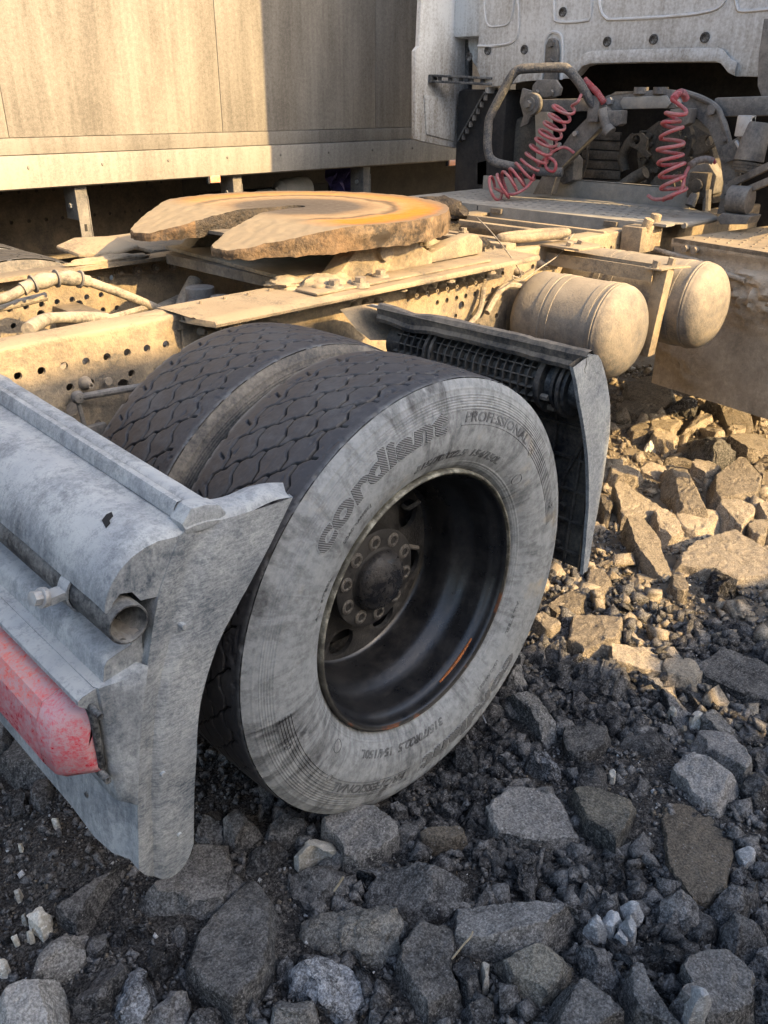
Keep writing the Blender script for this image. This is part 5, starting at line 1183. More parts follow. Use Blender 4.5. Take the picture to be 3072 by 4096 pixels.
part(MB().tube(smooth_path([at(1400, 422, 0, 2.44), at(1412, 430, 0, 2.43), at(1432, 430, 0, 2.42), at(1452, 426, 0, 2.42)], 6), .0078, 8), 'hose_tail', M['hose_red'], c2)
for P_ in ([at(1262, 172, 0, 2.6), at(1275, 185, 0, 2.6), at(1290, 200, 0, 2.6), at(1305, 222, 0, 2.6)], [at(1455, 215, 0, 2.44), at(1463, 203, 0, 2.48), at(1475, 201, 0, 2.52), at(1482, 214, 0, 2.56)], [at(1490, 358, 0, 2.49), at(1505, 348, 0, 2.52), at(1525, 344, 0, 2.55), at(1540, 348, 0, 2.57)]):
    sp = smooth_path(P_, 26); part(MB().tube(sp, lambda t: .0135+.0022*math.sin(t*150), 10), 'spring_sleeve', M['spring'] if P_[0].z < 1.4 else M['hose_red'])
# ---- engine and gearbox lumps seen through the arch
XG = 2.95
eg = empty('engine', (0, 0, 0), truck)
def eplate(pts, nm, x, t, mat='engine', bv=.01): xplate(pts, nm, mat, x, t, eg, bv)
eplate([(1385, 440), (1375, 330), (1390, 285), (1420, 262), (1480, 258), (1530, 290), (1545, 350), (1540, 440)], 'bell_housing', 3.0, .25)
q = xa(1452, 310, 3.0); part(MB().lathe([(0, .12), (-.02, .11), (-.022, .07), (-.04, .065), (-.045, .0001)], (3.0, q.y, q.z), 36, 'x'), 'output_flange', M['engine'], eg)
for pts, hc in (([(1360, 290), (1385, 287), (1398, 300), (1395, 325), (1405, 335), (1398, 342), (1378, 325), (1360, 315)], (1374, 302)), ([(1495, 318), (1510, 295), (1530, 290), (1548, 296), (1540, 318), (1520, 330), (1500, 335)], (1532, 304))):
    h = xa(*hc, 2.9); eplate_ = part(MB().prism([(v.y, v.z) for v in [xa(a, b, 2.9) for a, b in pts]], lambda u, v, s: (2.9+s, u, v), 0, .02, [circ(h.y, h.z, .022, 14)]), 'lifting_eye', M['engine'], eg, bevel=0, smooth=None)
eplate([(1395, 430), (1400, 400), (1415, 380), (1465, 378), (1475, 400), (1470, 440), (1390, 440)], 'gearbox_cover', 2.9, .1); eplate([(1425, 385), (1455, 383), (1458, 405), (1440, 415), (1425, 408)], 'inspection_plate', 2.89, .015)
eplate([(1330, 420), (1345, 392), (1375, 380), (1385, 395), (1380, 440), (1330, 440)], 'side_cover', 2.92, .1)
part(MB().tube(smooth_path([xa(1395, 372, 2.88), xa(1370, 385, 2.88), xa(1345, 402, 2.86), xa(1325, 410, 2.85)], 6), .03, 12).tube(smooth_path([xa(1350, 370, 3.0), xa(1345, 340, 3.0), xa(1358, 310, 3.0), xa(1372, 296, 3.02)], 6), .025, 12), 'coolant_pipe', M['engine'], eg)
for k in range(40):
    a = random.uniform(1380, 1545); b = random.uniform(275, 435); q = xa(a, b, 2.985); part(MB().cyl((3.01, q.y, q.z), (2.97+random.uniform(-.02, .01), q.y, q.z), random.uniform(.008, .016), n=6 if k % 2 else 10), 'casing_bolt', M['engine'], eg)
# slatted cooler at left of the engine
for k in range(6): xplate([(1256, 282+21*k), (1340, 286+21*k), (1338, 304+21*k), (1258, 300+21*k)], 'cooler_panel', 'engine', 2.98+.008*(k % 2), .02, eg, .003)
part(MB().tube([xa(1238, 290, 2.84), xa(1234, 350, 2.84), xa(1230, 405, 2.84)], .016, 8).tube([xa(1272, 285, 2.86), xa(1268, 350, 2.86), xa(1256, 385, 2.86)], .008, 8), 'vertical_pipe', M['engine'], eg)
xplate([(1195, 330), (1225, 325), (1240, 345), (1238, 390), (1215, 400), (1190, 372)], 'valve_body', 'grey_dust', 2.72, .09, eg, .012)
xplate([(1480, 360), (1530, 350), (1548, 380), (1540, 420), (1500, 430), (1478, 400)], 'air_valve', 'grey_dust', 2.76, .09, eg, .012); q = xa(1512, 400, 2.75); part(MB().box(q, (.06, .09, .11)).cyl(q+Vector((-.03, 0, 0)), q+Vector((-.05, 0, 0)), .03), 'solenoid', M['engine'], eg, bevel=.008)
part(MB().tube(smooth_path([xa(1490, 445, 2.7), xa(1500, 425, 2.72), xa(1512, 415, 2.74)], 6), .022, 10).tube([xa(1528, 410, 2.74), xa(1526, 455, 2.74)], .018, 10), 'brake_hose', M['grey_dust'], eg)
xplate([(1050, 330), (1075, 262), (1130, 250), (1150, 300), (1165, 360), (1130, 400), (1050, 395)], 'gear_casing', 'engine', 3.0, .2, eg, .04)
xplate([(1070, 395), (1110, 398), (1108, 425), (1068, 425)], 'battery_box', 'grey_dust', 2.85, .1, eg, .006)
# right: damper, links, lever box
dp = [xa(1640, 265, 2.62), xa(1610, 375, 2.6)]; part(MB().cyl(dp[0], dp[0].lerp(dp[1], .75), .05, .06, 24).cyl(dp[0].lerp(dp[1], .76), dp[1], .045, .045, 24), 'damper', M['grey_dust'], bevel=.004)
for f in (.78, .84, .9): q = dp[0].lerp(dp[1], f); d_ = (dp[1]-dp[0]).normalized(); part(MB().cyl(q, q+d_*.01, .06, n=24), 'damper_ring', M['engine'])
part(MB().beam(xa(1575, 400, 2.6), xa(1700, 340, 2.5), .02, .03).beam(xa(1580, 425, 2.6), xa(1700, 375, 2.5), .02, .03).beam(xa(1572, 398, 2.6), xa(1580, 428, 2.6), .02, .03), 'slotted_link', M['grey_dust'], bevel=.005)
xplate([(1558, 318), (1606, 288), (1612, 300), (1588, 345), (1566, 352)], 'lever_plate', 'grey_dust', 2.62, .012); q = xa(1610, 272, 2.60); part(MB().box(q, (.05, .06, .08)).cyl(q+Vector((0, -.03, .02)), q+Vector((0, .03, .02)), .02), 'lever_box', M['zinc'], bevel=.006)
part(MB().tube(smooth_path([xa(1590, 305, 2.59), xa(1600, 325, 2.58), xa(1604, 345, 2.58)], 8), .008, 8), 'spring_cable', M['zinc'])
q = xa(1606, 432, 2.55); part(MB().cyl((2.55, q.y-.03, q.z), (2.55, q.y+.06, q.z), .055, n=24).cyl((2.50, q.y, q.z), (2.6, q.y, q.z), .025, n=12), 'bush_eye', M['grey_dust'], bevel=.006)
xplate([(1548, 470), (1560, 460), (1620, 468), (1612, 485), (1555, 485)], 'arch_foot', 'grey_dust', 2.5, .12)
xplate([(1030, 350), (1052, 345), (1052, 400), (1030, 400)], 'battery_plate', 'grey_dust', 2.9, .06)
ROCKS = [
('s',0.07,[-0.683,0.168,-0.641,0.187,-0.534,0.153,-0.514,0.172,-0.467,0.13,-0.503,0.068,-0.552,0.022,-0.589,0.01,-0.635,0.024,-0.655,0.04,-0.674,0.087,-0.685,0.136],'broad flat dark slab under the tip of the rear mudguard'),
('s',0.08,[-0.663,-0.02,-0.587,0.002,-0.481,0.028,-0.45,0.002,-0.46,-0.034,-0.466,-0.078,-0.489,-0.097,-0.524,-0.099,-0.569,-0.154,-0.637,-0.19,-0.67,-0.198,-0.683,-0.124,-0.688,-0.063],'large long dark boulder with pale scuffs right of the mudguard tip'),
('p',0.1,[-0.948,0.14,-0.866,0.105,-0.86,0.071,-0.872,0.036,-0.891,-0.018,-0.977,0.069],'smooth light grey slab in the bottom left corner'),
('k',0.07,[-0.879,0.161,-0.845,0.196,-0.82,0.206,-0.781,0.181,-0.778,0.16,-0.798,0.113,-0.822,0.112,-0.86,0.117,-0.887,0.144],'white-speckled grey stone just above the corner slab'),
('a',0.05,[-0.795,0.119,-0.778,0.15,-0.757,0.147,-0.75,0.126,-0.754,0.108,-0.789,0.1],'small dark stone right of the white-speckled stone'),
('g',0.05,[-0.747,0.128,-0.717,0.134,-0.691,0.117,-0.681,0.079,-0.707,0.074,-0.73,0.062,-0.742,0.069,-0.752,0.111],'crumbly dark stone below the broad mudguard-tip slab'),
('g',0.06,[-0.74,0.048,-0.71,0.066,-0.672,0.05,-0.676,0.027,-0.688,-0.021,-0.714,-0.037,-0.73,-0.033,-0.738,0.004],'knobbly crumbling lump left of the long scuffed boulder'),
('a',0.08,[-0.869,0.029,-0.845,0.06,-0.805,0.076,-0.769,0.086,-0.758,0.084,-0.754,0.033,-0.773,0.01,-0.794,0.008,-0.816,-0.009,-0.846,-0.001],'dark angular chunk right of the corner slab'),
('b',0.08,[-0.823,-0.021,-0.795,0.002,-0.75,0.012,-0.742,-0.04,-0.764,-0.065,-0.797,-0.081,-0.82,-0.057],'rough dark stone with bright white blotches near the bottom edge'),
('a',0.07,[-0.796,-0.083,-0.763,-0.068,-0.715,-0.069,-0.711,-0.098,-0.727,-0.116,-0.75,-0.137],'pointed dark chunk right of the white-blotched stone'),
('a',0.06,[-0.744,-0.131,-0.725,-0.12,-0.7,-0.124,-0.69,-0.155,-0.698,-0.184],'rounded dark stone cut by the bottom edge below the scuffed boulder'),
('a',0.045,[-0.663,0.047,-0.638,0.053,-0.631,0.037,-0.645,0.006,-0.671,-0.008,-0.676,0.019],''),
('a',0.03,[-0.696,-0.025,-0.68,-0.036,-0.684,-0.09,-0.7,-0.094,-0.708,-0.058],''),
('w',0.035,[-0.835,0.273,-0.812,0.269,-0.802,0.249,-0.81,0.234,-0.832,0.229,-0.835,0.255],'cream white stone lying on dark dirt left of the mudguard tip'),
('w',0.025,[-0.916,0.23,-0.903,0.209,-0.915,0.2,-0.924,0.211],'flat cream pebble at the left edge above the corner slab'),
('w',0.015,[-0.84,0.306,-0.832,0.3,-0.836,0.29,-0.843,0.295],''),
('w',0.02,[-0.853,0.25,-0.838,0.253,-0.843,0.238,-0.851,0.24],''),
('w',0.015,[-0.873,0.269,-0.863,0.268,-0.865,0.258,-0.872,0.261],''),
('w',0.015,[-0.822,0.373,-0.81,0.369,-0.818,0.359,-0.825,0.363],''),
('w',0.02,[-0.691,0.472,-0.677,0.47,-0.68,0.452,-0.695,0.457],''),
('w',0.015,[-0.769,0.472,-0.76,0.469,-0.767,0.458,-0.772,0.463],''),
('s',0.05,[-0.787,0.248,-0.725,0.255,-0.673,0.265,-0.637,0.25,-0.636,0.228,-0.695,0.214,-0.732,0.193,-0.754,0.177,-0.775,0.161,-0.775,0.184,-0.784,0.216],'long ridged slab lying left of the mudguard tip'),
('a',0.05,[-0.695,0.589,-0.665,0.606,-0.643,0.591,-0.637,0.558,-0.662,0.537,-0.69,0.539],'round dark stone below the red lamp'),
('a',0.05,[-0.732,0.607,-0.706,0.634,-0.69,0.631,-0.697,0.591,-0.716,0.558,-0.738,0.562],''),
('a',0.07,[-0.428,0.189,-0.393,0.21,-0.369,0.208,-0.338,0.161,-0.373,0.111,-0.413,0.086,-0.451,0.119,-0.453,0.15],'big rounded dark stone between the mudguard tip and the tyre'),
('a',0.06,[-0.49,0.213,-0.479,0.225,-0.46,0.224,-0.427,0.253,-0.405,0.25,-0.406,0.232,-0.449,0.166,-0.477,0.171],'dark stone touching the rear mudguard edge behind the tyre'),
('a',0.04,[-0.513,0.074,-0.482,0.059,-0.48,0.041,-0.513,0.018,-0.543,0.033],''),
('a',0.03,[-0.461,0.11,-0.44,0.106,-0.457,0.073,-0.475,0.085],''),
('s',0.06,[-0.683,0.773,-0.609,0.798,-0.605,0.666,-0.641,0.592,-0.717,0.694],'cracked grey slab at the left edge under the red lamp'),
('s',0.05,[-0.636,0.888,-0.604,0.834,-0.648,0.767,-0.681,0.781],'flat grey slab at the left edge right below the red lamp'),
('a',0.06,[-0.39,0.106,-0.374,0.132,-0.332,0.126,-0.291,0.066,-0.303,0.042,-0.364,0.051,-0.389,0.082],'dark stone wedged under the foot of the tyre'),
('s',0.09,[-0.293,0.014,-0.239,0.001,-0.188,-0.014,-0.16,-0.048,-0.164,-0.074,-0.201,-0.114,-0.269,-0.119,-0.33,-0.119,-0.335,-0.106,-0.309,-0.056,-0.305,-0.004],'large kite-shaped grey stone at the foot of the tyre'),
('a',0.04,[-0.354,0.046,-0.324,0.049,-0.29,0.028,-0.302,0.005,-0.352,0.021],'small brown-spotted stone behind the curved white stone'),
('w',0.06,[-0.376,0.007,-0.342,0.012,-0.32,0.004,-0.304,-0.018,-0.313,-0.051,-0.323,-0.057,-0.334,-0.041,-0.337,-0.025,-0.384,-0.012],'curved cream white stone near the foot of the tyre'),
('a',0.06,[-0.435,-0.004,-0.387,-0.015,-0.336,-0.034,-0.325,-0.077,-0.35,-0.1,-0.405,-0.115,-0.427,-0.108,-0.438,-0.072,-0.451,-0.039],'dark slab right in front of the curved white stone'),
('a',0.06,[-0.43,0.106,-0.4,0.104,-0.372,0.042,-0.405,0.026,-0.444,0.017,-0.475,0.047],'flat dark slab left of the curved white stone'),
('q',0.08,[-0.467,-0.124,-0.433,-0.116,-0.394,-0.13,-0.342,-0.158,-0.34,-0.21,-0.342,-0.245,-0.375,-0.281,-0.409,-0.286,-0.436,-0.254,-0.447,-0.221,-0.473,-0.191,-0.476,-0.161],'pale gritty crumbling stone in the middle foreground'),
('a',0.09,[-0.321,-0.162,-0.27,-0.15,-0.209,-0.191,-0.177,-0.233,-0.143,-0.273,-0.167,-0.296,-0.201,-0.293,-0.234,-0.313,-0.268,-0.304,-0.321,-0.265,-0.336,-0.235,-0.336,-0.186],'big dark block right of the pale gritty stone'),
('a',0.05,[-0.196,-0.11,-0.17,-0.09,-0.133,-0.091,-0.123,-0.113,-0.15,-0.134,-0.178,-0.129],'round dark stone right of the kite-shaped stone'),
('t',0.05,[-0.13,-0.124,-0.092,-0.126,-0.056,-0.174,-0.086,-0.221,-0.13,-0.194,-0.155,-0.152],'brownish flat stone behind the big dark block'),
('a',0.04,[-0.112,-0.035,-0.086,-0.048,-0.111,-0.067,-0.136,-0.048,-0.129,-0.024],''),
('a',0.03,[-0.244,-0.098,-0.182,-0.115,-0.194,-0.131,-0.248,-0.116],''),
('s',0.09,[-0.277,-0.318,-0.253,-0.313,-0.159,-0.402,-0.085,-0.474,-0.069,-0.509,-0.094,-0.521,-0.124,-0.523,-0.163,-0.519,-0.201,-0.485,-0.248,-0.433,-0.283,-0.39,-0.293,-0.347],'long brick-like slab with a flat gritty top in the lower middle'),
('s',0.07,[-0.428,-0.332,-0.384,-0.301,-0.327,-0.291,-0.291,-0.328,-0.288,-0.362,-0.335,-0.38,-0.355,-0.401,-0.366,-0.427,-0.412,-0.464,-0.45,-0.434,-0.452,-0.401,-0.463,-0.376],'large speckled slab leaning at the bottom centre'),
('a',0.05,[-0.325,-0.233,-0.309,-0.263,-0.342,-0.285,-0.372,-0.278],''),
('b',0.08,[-0.557,-0.2,-0.522,-0.205,-0.474,-0.25,-0.452,-0.289,-0.46,-0.314,-0.51,-0.318,-0.541,-0.321,-0.556,-0.291,-0.553,-0.252,-0.57,-0.219],'rough stone with glittering pale patches below the pale gritty stone'),
('k',0.08,[-0.657,-0.236,-0.619,-0.216,-0.577,-0.215,-0.566,-0.247,-0.575,-0.297,-0.586,-0.313],'grey rough-topped stone cut by the bottom edge left of centre'),
('a',0.05,[-0.498,-0.313,-0.473,-0.311,-0.45,-0.326,-0.453,-0.351,-0.465,-0.37,-0.502,-0.348],''),
('a',0.05,[-0.522,-0.357,-0.498,-0.348,-0.474,-0.361,-0.473,-0.389,-0.486,-0.401],''),
('a',0.05,[-0.575,-0.304,-0.542,-0.307,-0.529,-0.327,-0.531,-0.355],''),
('a',0.04,[-0.563,-0.144,-0.535,-0.146,-0.535,-0.172,-0.562,-0.195,-0.575,-0.177],''),
('a',0.06,[-0.332,-0.381,-0.278,-0.388,-0.293,-0.421,-0.327,-0.448,-0.36,-0.451,-0.36,-0.427],'dark stone with a white crusted right edge near the bottom'),
('w',0.04,[-0.292,-0.418,-0.287,-0.435,-0.313,-0.455,-0.327,-0.449],''),
('k',0.03,[-0.3,-0.449,-0.298,-0.46,-0.311,-0.467,-0.314,-0.46],''),
('t',0.03,[-0.32,-0.458,-0.312,-0.466,-0.325,-0.473,-0.331,-0.466],''),
('w',0.03,[-0.272,-0.388,-0.249,-0.398,-0.26,-0.405,-0.275,-0.394],''),
('a',0.06,[-0.377,-0.441,-0.354,-0.449,-0.334,-0.477,-0.376,-0.51,-0.411,-0.475],''),
('y',0.075,[0.165,-0.305,0.192,-0.316,0.269,-0.403,0.285,-0.458,0.229,-0.47,0.129,-0.475,0.108,-0.462,0.121,-0.421,0.124,-0.371],'triangular grey slab with a yellowish dusty patch'),
('v',0.07,[0.41,-0.442,0.477,-0.437,0.49,-0.493,0.488,-0.52,0.504,-0.564,0.383,-0.599,0.36,-0.551,0.374,-0.501],'lower half of the cracked grooved slab at the right'),
('v',0.07,[0.503,-0.43,0.562,-0.421,0.607,-0.431,0.623,-0.478,0.602,-0.518,0.551,-0.562,0.516,-0.562,0.5,-0.518,0.5,-0.488],'upper half of the cracked grooved slab at the right'),
('t',0.03,[0.292,-0.477,0.326,-0.474,0.371,-0.525,0.385,-0.59,0.33,-0.624,0.242,-0.653,0.192,-0.666,0.132,-0.656,0.1,-0.624,0.125,-0.578,0.229,-0.517],'flat slab caked with brown dirt at the lower right'),
('a',0.09,[0.04,-0.6,0.079,-0.596,0.094,-0.62,0.09,-0.66,0.055,-0.667,0.023,-0.649,0.008,-0.62],'dark boulder at the lower end of the dirt-caked slab'),
('a',0.07,[0.118,-0.67,0.182,-0.675,0.203,-0.691,0.168,-0.73,0.142,-0.732,0.112,-0.707,0.109,-0.68],'dark stone right of the boulder below the dirt-caked slab'),
('a',0.06,[0.04,-0.65,0.102,-0.666,0.107,-0.704,0.07,-0.709,0.034,-0.69],''),
('a',0.08,[0.056,-0.716,0.09,-0.709,0.138,-0.724,0.139,-0.764,0.122,-0.783,0.081,-0.777,0.038,-0.738],'blocky dark stone near the right edge above the corner boulder'),
('g',0.08,[-0.085,-0.609,-0.024,-0.604,-0.009,-0.642,0.016,-0.666,0.015,-0.697,-0.015,-0.705,-0.06,-0.669,-0.097,-0.644],'knobbly dark clod right of the five white stones'),
('s',0.1,[-0.068,-0.694,-0.019,-0.705,0.044,-0.756,0.019,-0.786,-0.031,-0.807,-0.05,-0.825,-0.087,-0.828,-0.13,-0.785,-0.144,-0.738,-0.138,-0.71,-0.089,-0.724],'largest boulder, in the bottom right corner'),
('s',0.09,[-0.154,-0.621,-0.125,-0.622,-0.107,-0.648,-0.12,-0.679,-0.142,-0.704,-0.144,-0.736,-0.159,-0.749,-0.222,-0.686,-0.19,-0.647],'long speckled boulder left of the corner boulder'),
('a',0.06,[-0.072,-0.665,-0.047,-0.679,-0.058,-0.708,-0.087,-0.711,-0.107,-0.698,-0.098,-0.676],'small dark stone between the two bottom right boulders'),
('s',0.09,[-0.309,-0.557,-0.269,-0.548,-0.223,-0.555,-0.209,-0.577,-0.195,-0.623,-0.204,-0.656,-0.227,-0.68,-0.313,-0.594],'wide rounded dark slab at the bottom edge right of centre'),
('a',0.06,[-0.139,-0.533,-0.12,-0.53,-0.107,-0.561,-0.101,-0.589,-0.141,-0.612,-0.167,-0.61,-0.191,-0.578],'dark block below the five white stones'),
('y',0.07,[-0.261,-0.434,-0.225,-0.452,-0.179,-0.494,-0.172,-0.533,-0.199,-0.547,-0.251,-0.543,-0.298,-0.538,-0.307,-0.518,-0.275,-0.462],'dark stone with a tan smudge below the brick-like slab'),
('W',0.04,[-0.1,-0.514,-0.064,-0.516,-0.077,-0.556,-0.092,-0.547],'leftmost of the five clustered white concrete lumps'),
('W',0.04,[-0.055,-0.531,-0.02,-0.541,-0.03,-0.558,-0.061,-0.558,-0.067,-0.538],'second from left of the five clustered white concrete lumps'),
('W',0.04,[-0.004,-0.541,0.019,-0.554,0.021,-0.57,-0.004,-0.589,-0.016,-0.561],'topmost of the five clustered white concrete lumps'),
('W',0.04,[-0.041,-0.556,-0.012,-0.569,-0.034,-0.594,-0.056,-0.595,-0.049,-0.57],'rightmost low one of the five clustered white concrete lumps'),
('W',0.03,[-0.067,-0.559,-0.048,-0.565,-0.058,-0.591,-0.071,-0.592],'bottom one of the five clustered white concrete lumps'),
('W',0.025,[0.302,-0.644,0.333,-0.647,0.335,-0.666,0.314,-0.684,0.273,-0.673],'white chalky lump at the right edge'),
('g',0.06,[0.04,-0.44,0.084,-0.445,0.116,-0.473,0.07,-0.513,0.028,-0.507,0.023,-0.461],'knobbly dark clod below the triangular slab'),
('a',0.05,[0.005,-0.408,0.026,-0.424,0.019,-0.443,-0.009,-0.446,-0.016,-0.429],''),
('a',0.06,[-0.051,-0.507,-0.011,-0.503,0.024,-0.513,-0.004,-0.544,-0.045,-0.537,-0.066,-0.52],'dark chunk just above the white concrete lumps'),
('a',0.05,[-0.028,-0.458,0.017,-0.462,-0.003,-0.499,-0.03,-0.501,-0.055,-0.476],''),
('a',0.04,[-0.053,-0.426,-0.015,-0.433,-0.023,-0.456,-0.067,-0.452],''),
('g',0.07,[-0.053,-0.326,-0.034,-0.351,-0.055,-0.384,-0.1,-0.405,-0.125,-0.39],''),
('a',0.05,[0.047,-0.524,0.094,-0.525,0.095,-0.552,0.052,-0.565,0.032,-0.539],''),
('a',0.05,[0.226,-0.684,0.244,-0.713,0.214,-0.738,0.184,-0.732,0.194,-0.703],''),
('a',0.05,[0.166,-0.733,0.208,-0.746,0.166,-0.772,0.159,-0.754],''),
('a',0.06,[0.056,-0.773,0.095,-0.774,0.103,-0.795,0.061,-0.812,0.044,-0.795],''),
('a',0.07,[0.01,-0.799,0.041,-0.806,0.035,-0.824,-0.02,-0.846,-0.033,-0.825],''),
('W',0.115,[-0.149,-0.74,-0.134,-0.753,-0.14,-0.772,-0.154,-0.768,-0.168,-0.754],'white fragment at the bottom edge against the corner boulder'),
('s',0.04,[0.008,-0.2,0.089,-0.198,0.153,-0.262,0.16,-0.315,0.136,-0.354,0.092,-0.386,0.048,-0.354,-0.003,-0.291,-0.031,-0.251],'wide flat slab strewn with dark grit left of the triangular slab'),
('d',0.07,[0.763,0.071,0.794,0.085,0.912,0.015,0.895,-0.016,0.855,-0.044,0.805,-0.083,0.772,-0.092,0.7,-0.041,0.66,-0.042,0.691,-0.011,0.696,0.038],'sunlit tan slab with square corners beside the tyre'),
('d',0.06,[0.733,-0.062,0.784,-0.091,0.854,-0.178,0.849,-0.188,0.797,-0.208,0.732,-0.231,0.686,-0.194,0.681,-0.151,0.701,-0.091],'left piece of the long cracked slab on the sunlight edge'),
('d',0.06,[0.855,-0.189,0.848,-0.228,0.84,-0.3,0.803,-0.331,0.766,-0.34,0.731,-0.296,0.729,-0.237,0.8,-0.211],'right piece of the long cracked slab on the sunlight edge'),
('d',0.05,[0.876,-0.039,0.902,-0.065,0.883,-0.125,0.856,-0.152,0.83,-0.115],'thin sunlit sliver above the long cracked slab'),
('d',0.06,[0.807,0.182,0.916,0.186,0.967,0.134,0.945,0.093,0.875,0.077,0.786,0.118],'sunlit flat stone behind the square-cornered slab'),
('d',0.06,[0.988,0.234,1.027,0.236,1.019,0.189,0.954,0.148,0.926,0.176],''),
('d',0.06,[1.089,0.216,1.129,0.205,1.068,0.1,1.024,0.091,0.995,0.107,0.985,0.156],'sunlit stone just below the front mudguard tip'),
('d',0.07,[1.242,0.021,1.28,-0.003,1.253,-0.059,1.191,-0.09,1.148,-0.085,1.177,-0.023],''),
('g',0.08,[1.314,-0.107,1.394,-0.117,1.39,-0.155,1.298,-0.211,1.231,-0.196,1.253,-0.14],''),
('d',0.06,[0.714,0.19,0.769,0.195,0.738,0.097,0.679,0.1,0.684,0.163],''),
('a',0.05,[0.651,0.085,0.706,0.064,0.638,0.004,0.617,0.015,0.62,0.064],''),
('a',0.05,[0.57,0.113,0.617,0.131,0.626,0.1,0.595,0.047,0.574,0.048],''),
('g',0.06,[0.564,-0.014,0.618,-0.009,0.668,-0.022,0.683,-0.063,0.606,-0.066,0.547,-0.055],''),
('g',0.07,[0.555,-0.084,0.593,-0.093,0.68,-0.083,0.673,-0.145,0.645,-0.202,0.582,-0.238,0.54,-0.231,0.534,-0.19,0.533,-0.145],'crumbly layered dark stone below the sunlit slabs'),
('a',0.04,[0.5,-0.158,0.528,-0.169,0.557,-0.251,0.508,-0.252,0.485,-0.204],''),
('s',0.05,[0.35,-0.176,0.393,-0.171,0.426,-0.212,0.449,-0.26,0.407,-0.28,0.335,-0.269,0.292,-0.254,0.307,-0.21],'flat dark stone among gravel left of the cracked grooved slab'),
('a',0.05,[0.43,-0.288,0.495,-0.314,0.536,-0.363,0.52,-0.394,0.471,-0.412,0.458,-0.384,0.423,-0.342],'low dark stone just left of the cracked grooved slab'),
('a',0.04,[0.553,-0.313,0.602,-0.347,0.595,-0.38,0.547,-0.395,0.533,-0.358],''),
('a',0.06,[0.673,-0.274,0.717,-0.273,0.713,-0.323,0.673,-0.388,0.629,-0.393,0.59,-0.355],'oblong dark stone below the long cracked slab'),
('a',0.04,[0.741,-0.302,0.785,-0.346,0.742,-0.375,0.689,-0.383],''),
('k',0.09,[0.633,-0.404,0.71,-0.38,0.724,-0.394,0.69,-0.462,0.64,-0.499,0.613,-0.488,0.603,-0.43],'upright pale grey stone above the cracked grooved slab'),
('w',0.04,[0.632,-0.376,0.658,-0.373,0.647,-0.407,0.627,-0.413,0.611,-0.388],'white stone leaning on the upright pale grey stone'),
('w',0.03,[0.632,-0.315,0.621,-0.347,0.606,-0.342,0.615,-0.32],''),
('w',0.025,[0.308,-0.325,0.325,-0.335,0.3,-0.352,0.293,-0.338],''),
('s',0.06,[0.848,-0.279,0.965,-0.304,1.019,-0.348,1.02,-0.391,0.981,-0.432,0.835,-0.508,0.804,-0.432,0.813,-0.331],'wide low dark slab at the right edge in shade'),
('a',0.06,[1.094,-0.26,1.142,-0.267,1.143,-0.331,1.067,-0.354,1.07,-0.28],''),
('a',0.06,[1.015,-0.192,1.052,-0.218,1.017,-0.271,0.972,-0.269,0.962,-0.227],''),
('a',0.06,[1.067,-0.354,1.131,-0.364,1.078,-0.407,1.039,-0.379],''),
('a',0.05,[0.678,-0.232,0.682,-0.207,0.73,-0.217,0.729,-0.254,0.681,-0.271],''),
('b',0.05,[0.215,-0.14,0.258,-0.168,0.249,-0.226,0.225,-0.251,0.21,-0.214,0.193,-0.169],''),
('a',0.05,[0.258,-0.263,0.317,-0.28,0.329,-0.306,0.262,-0.35,0.228,-0.335,0.221,-0.295],''),
('a',0.04,[0.292,-0.385,0.347,-0.385,0.358,-0.41,0.315,-0.434,0.282,-0.414],''),
('a',0.07,[0.483,-0.577,0.551,-0.577,0.547,-0.6,0.488,-0.634,0.452,-0.611],'dark stone right of the cracked grooved slab'),
('a',0.05,[0.612,-0.539,0.659,-0.564,0.604,-0.597,0.581,-0.581],''),
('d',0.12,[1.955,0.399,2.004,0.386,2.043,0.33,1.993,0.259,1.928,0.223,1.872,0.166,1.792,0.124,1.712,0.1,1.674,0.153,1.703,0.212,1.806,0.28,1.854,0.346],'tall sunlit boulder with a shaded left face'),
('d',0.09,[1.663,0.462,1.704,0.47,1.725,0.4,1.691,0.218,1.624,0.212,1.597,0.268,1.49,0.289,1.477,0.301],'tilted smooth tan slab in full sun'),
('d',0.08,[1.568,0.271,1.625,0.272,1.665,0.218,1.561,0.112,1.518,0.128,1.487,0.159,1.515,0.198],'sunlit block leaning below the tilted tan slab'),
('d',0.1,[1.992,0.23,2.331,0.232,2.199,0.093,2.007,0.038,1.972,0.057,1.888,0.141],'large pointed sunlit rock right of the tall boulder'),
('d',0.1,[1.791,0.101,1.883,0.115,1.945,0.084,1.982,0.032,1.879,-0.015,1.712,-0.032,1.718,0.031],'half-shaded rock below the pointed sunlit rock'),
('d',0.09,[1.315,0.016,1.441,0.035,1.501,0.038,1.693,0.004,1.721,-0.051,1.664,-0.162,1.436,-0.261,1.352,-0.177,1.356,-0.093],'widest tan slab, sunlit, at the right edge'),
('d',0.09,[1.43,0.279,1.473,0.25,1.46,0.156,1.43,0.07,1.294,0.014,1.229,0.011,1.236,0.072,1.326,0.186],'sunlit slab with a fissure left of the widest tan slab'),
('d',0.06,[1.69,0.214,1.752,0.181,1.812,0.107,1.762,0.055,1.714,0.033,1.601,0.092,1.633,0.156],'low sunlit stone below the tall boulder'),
('d',0.12,[2.841,1.087,2.974,1.104,3.037,0.923,2.89,0.814,2.708,0.807,2.72,0.873,2.697,0.976],'golden lit rock under the air tanks'),
('d',0.08,[2.566,0.994,2.66,1.007,2.789,0.906,2.726,0.785,2.6,0.785,2.548,0.861],'flat shaded slab in front of the golden lit rock'),
('g',0.1,[2.748,0.792,2.885,0.816,2.938,0.736,2.853,0.688,2.729,0.659,2.665,0.698],''),
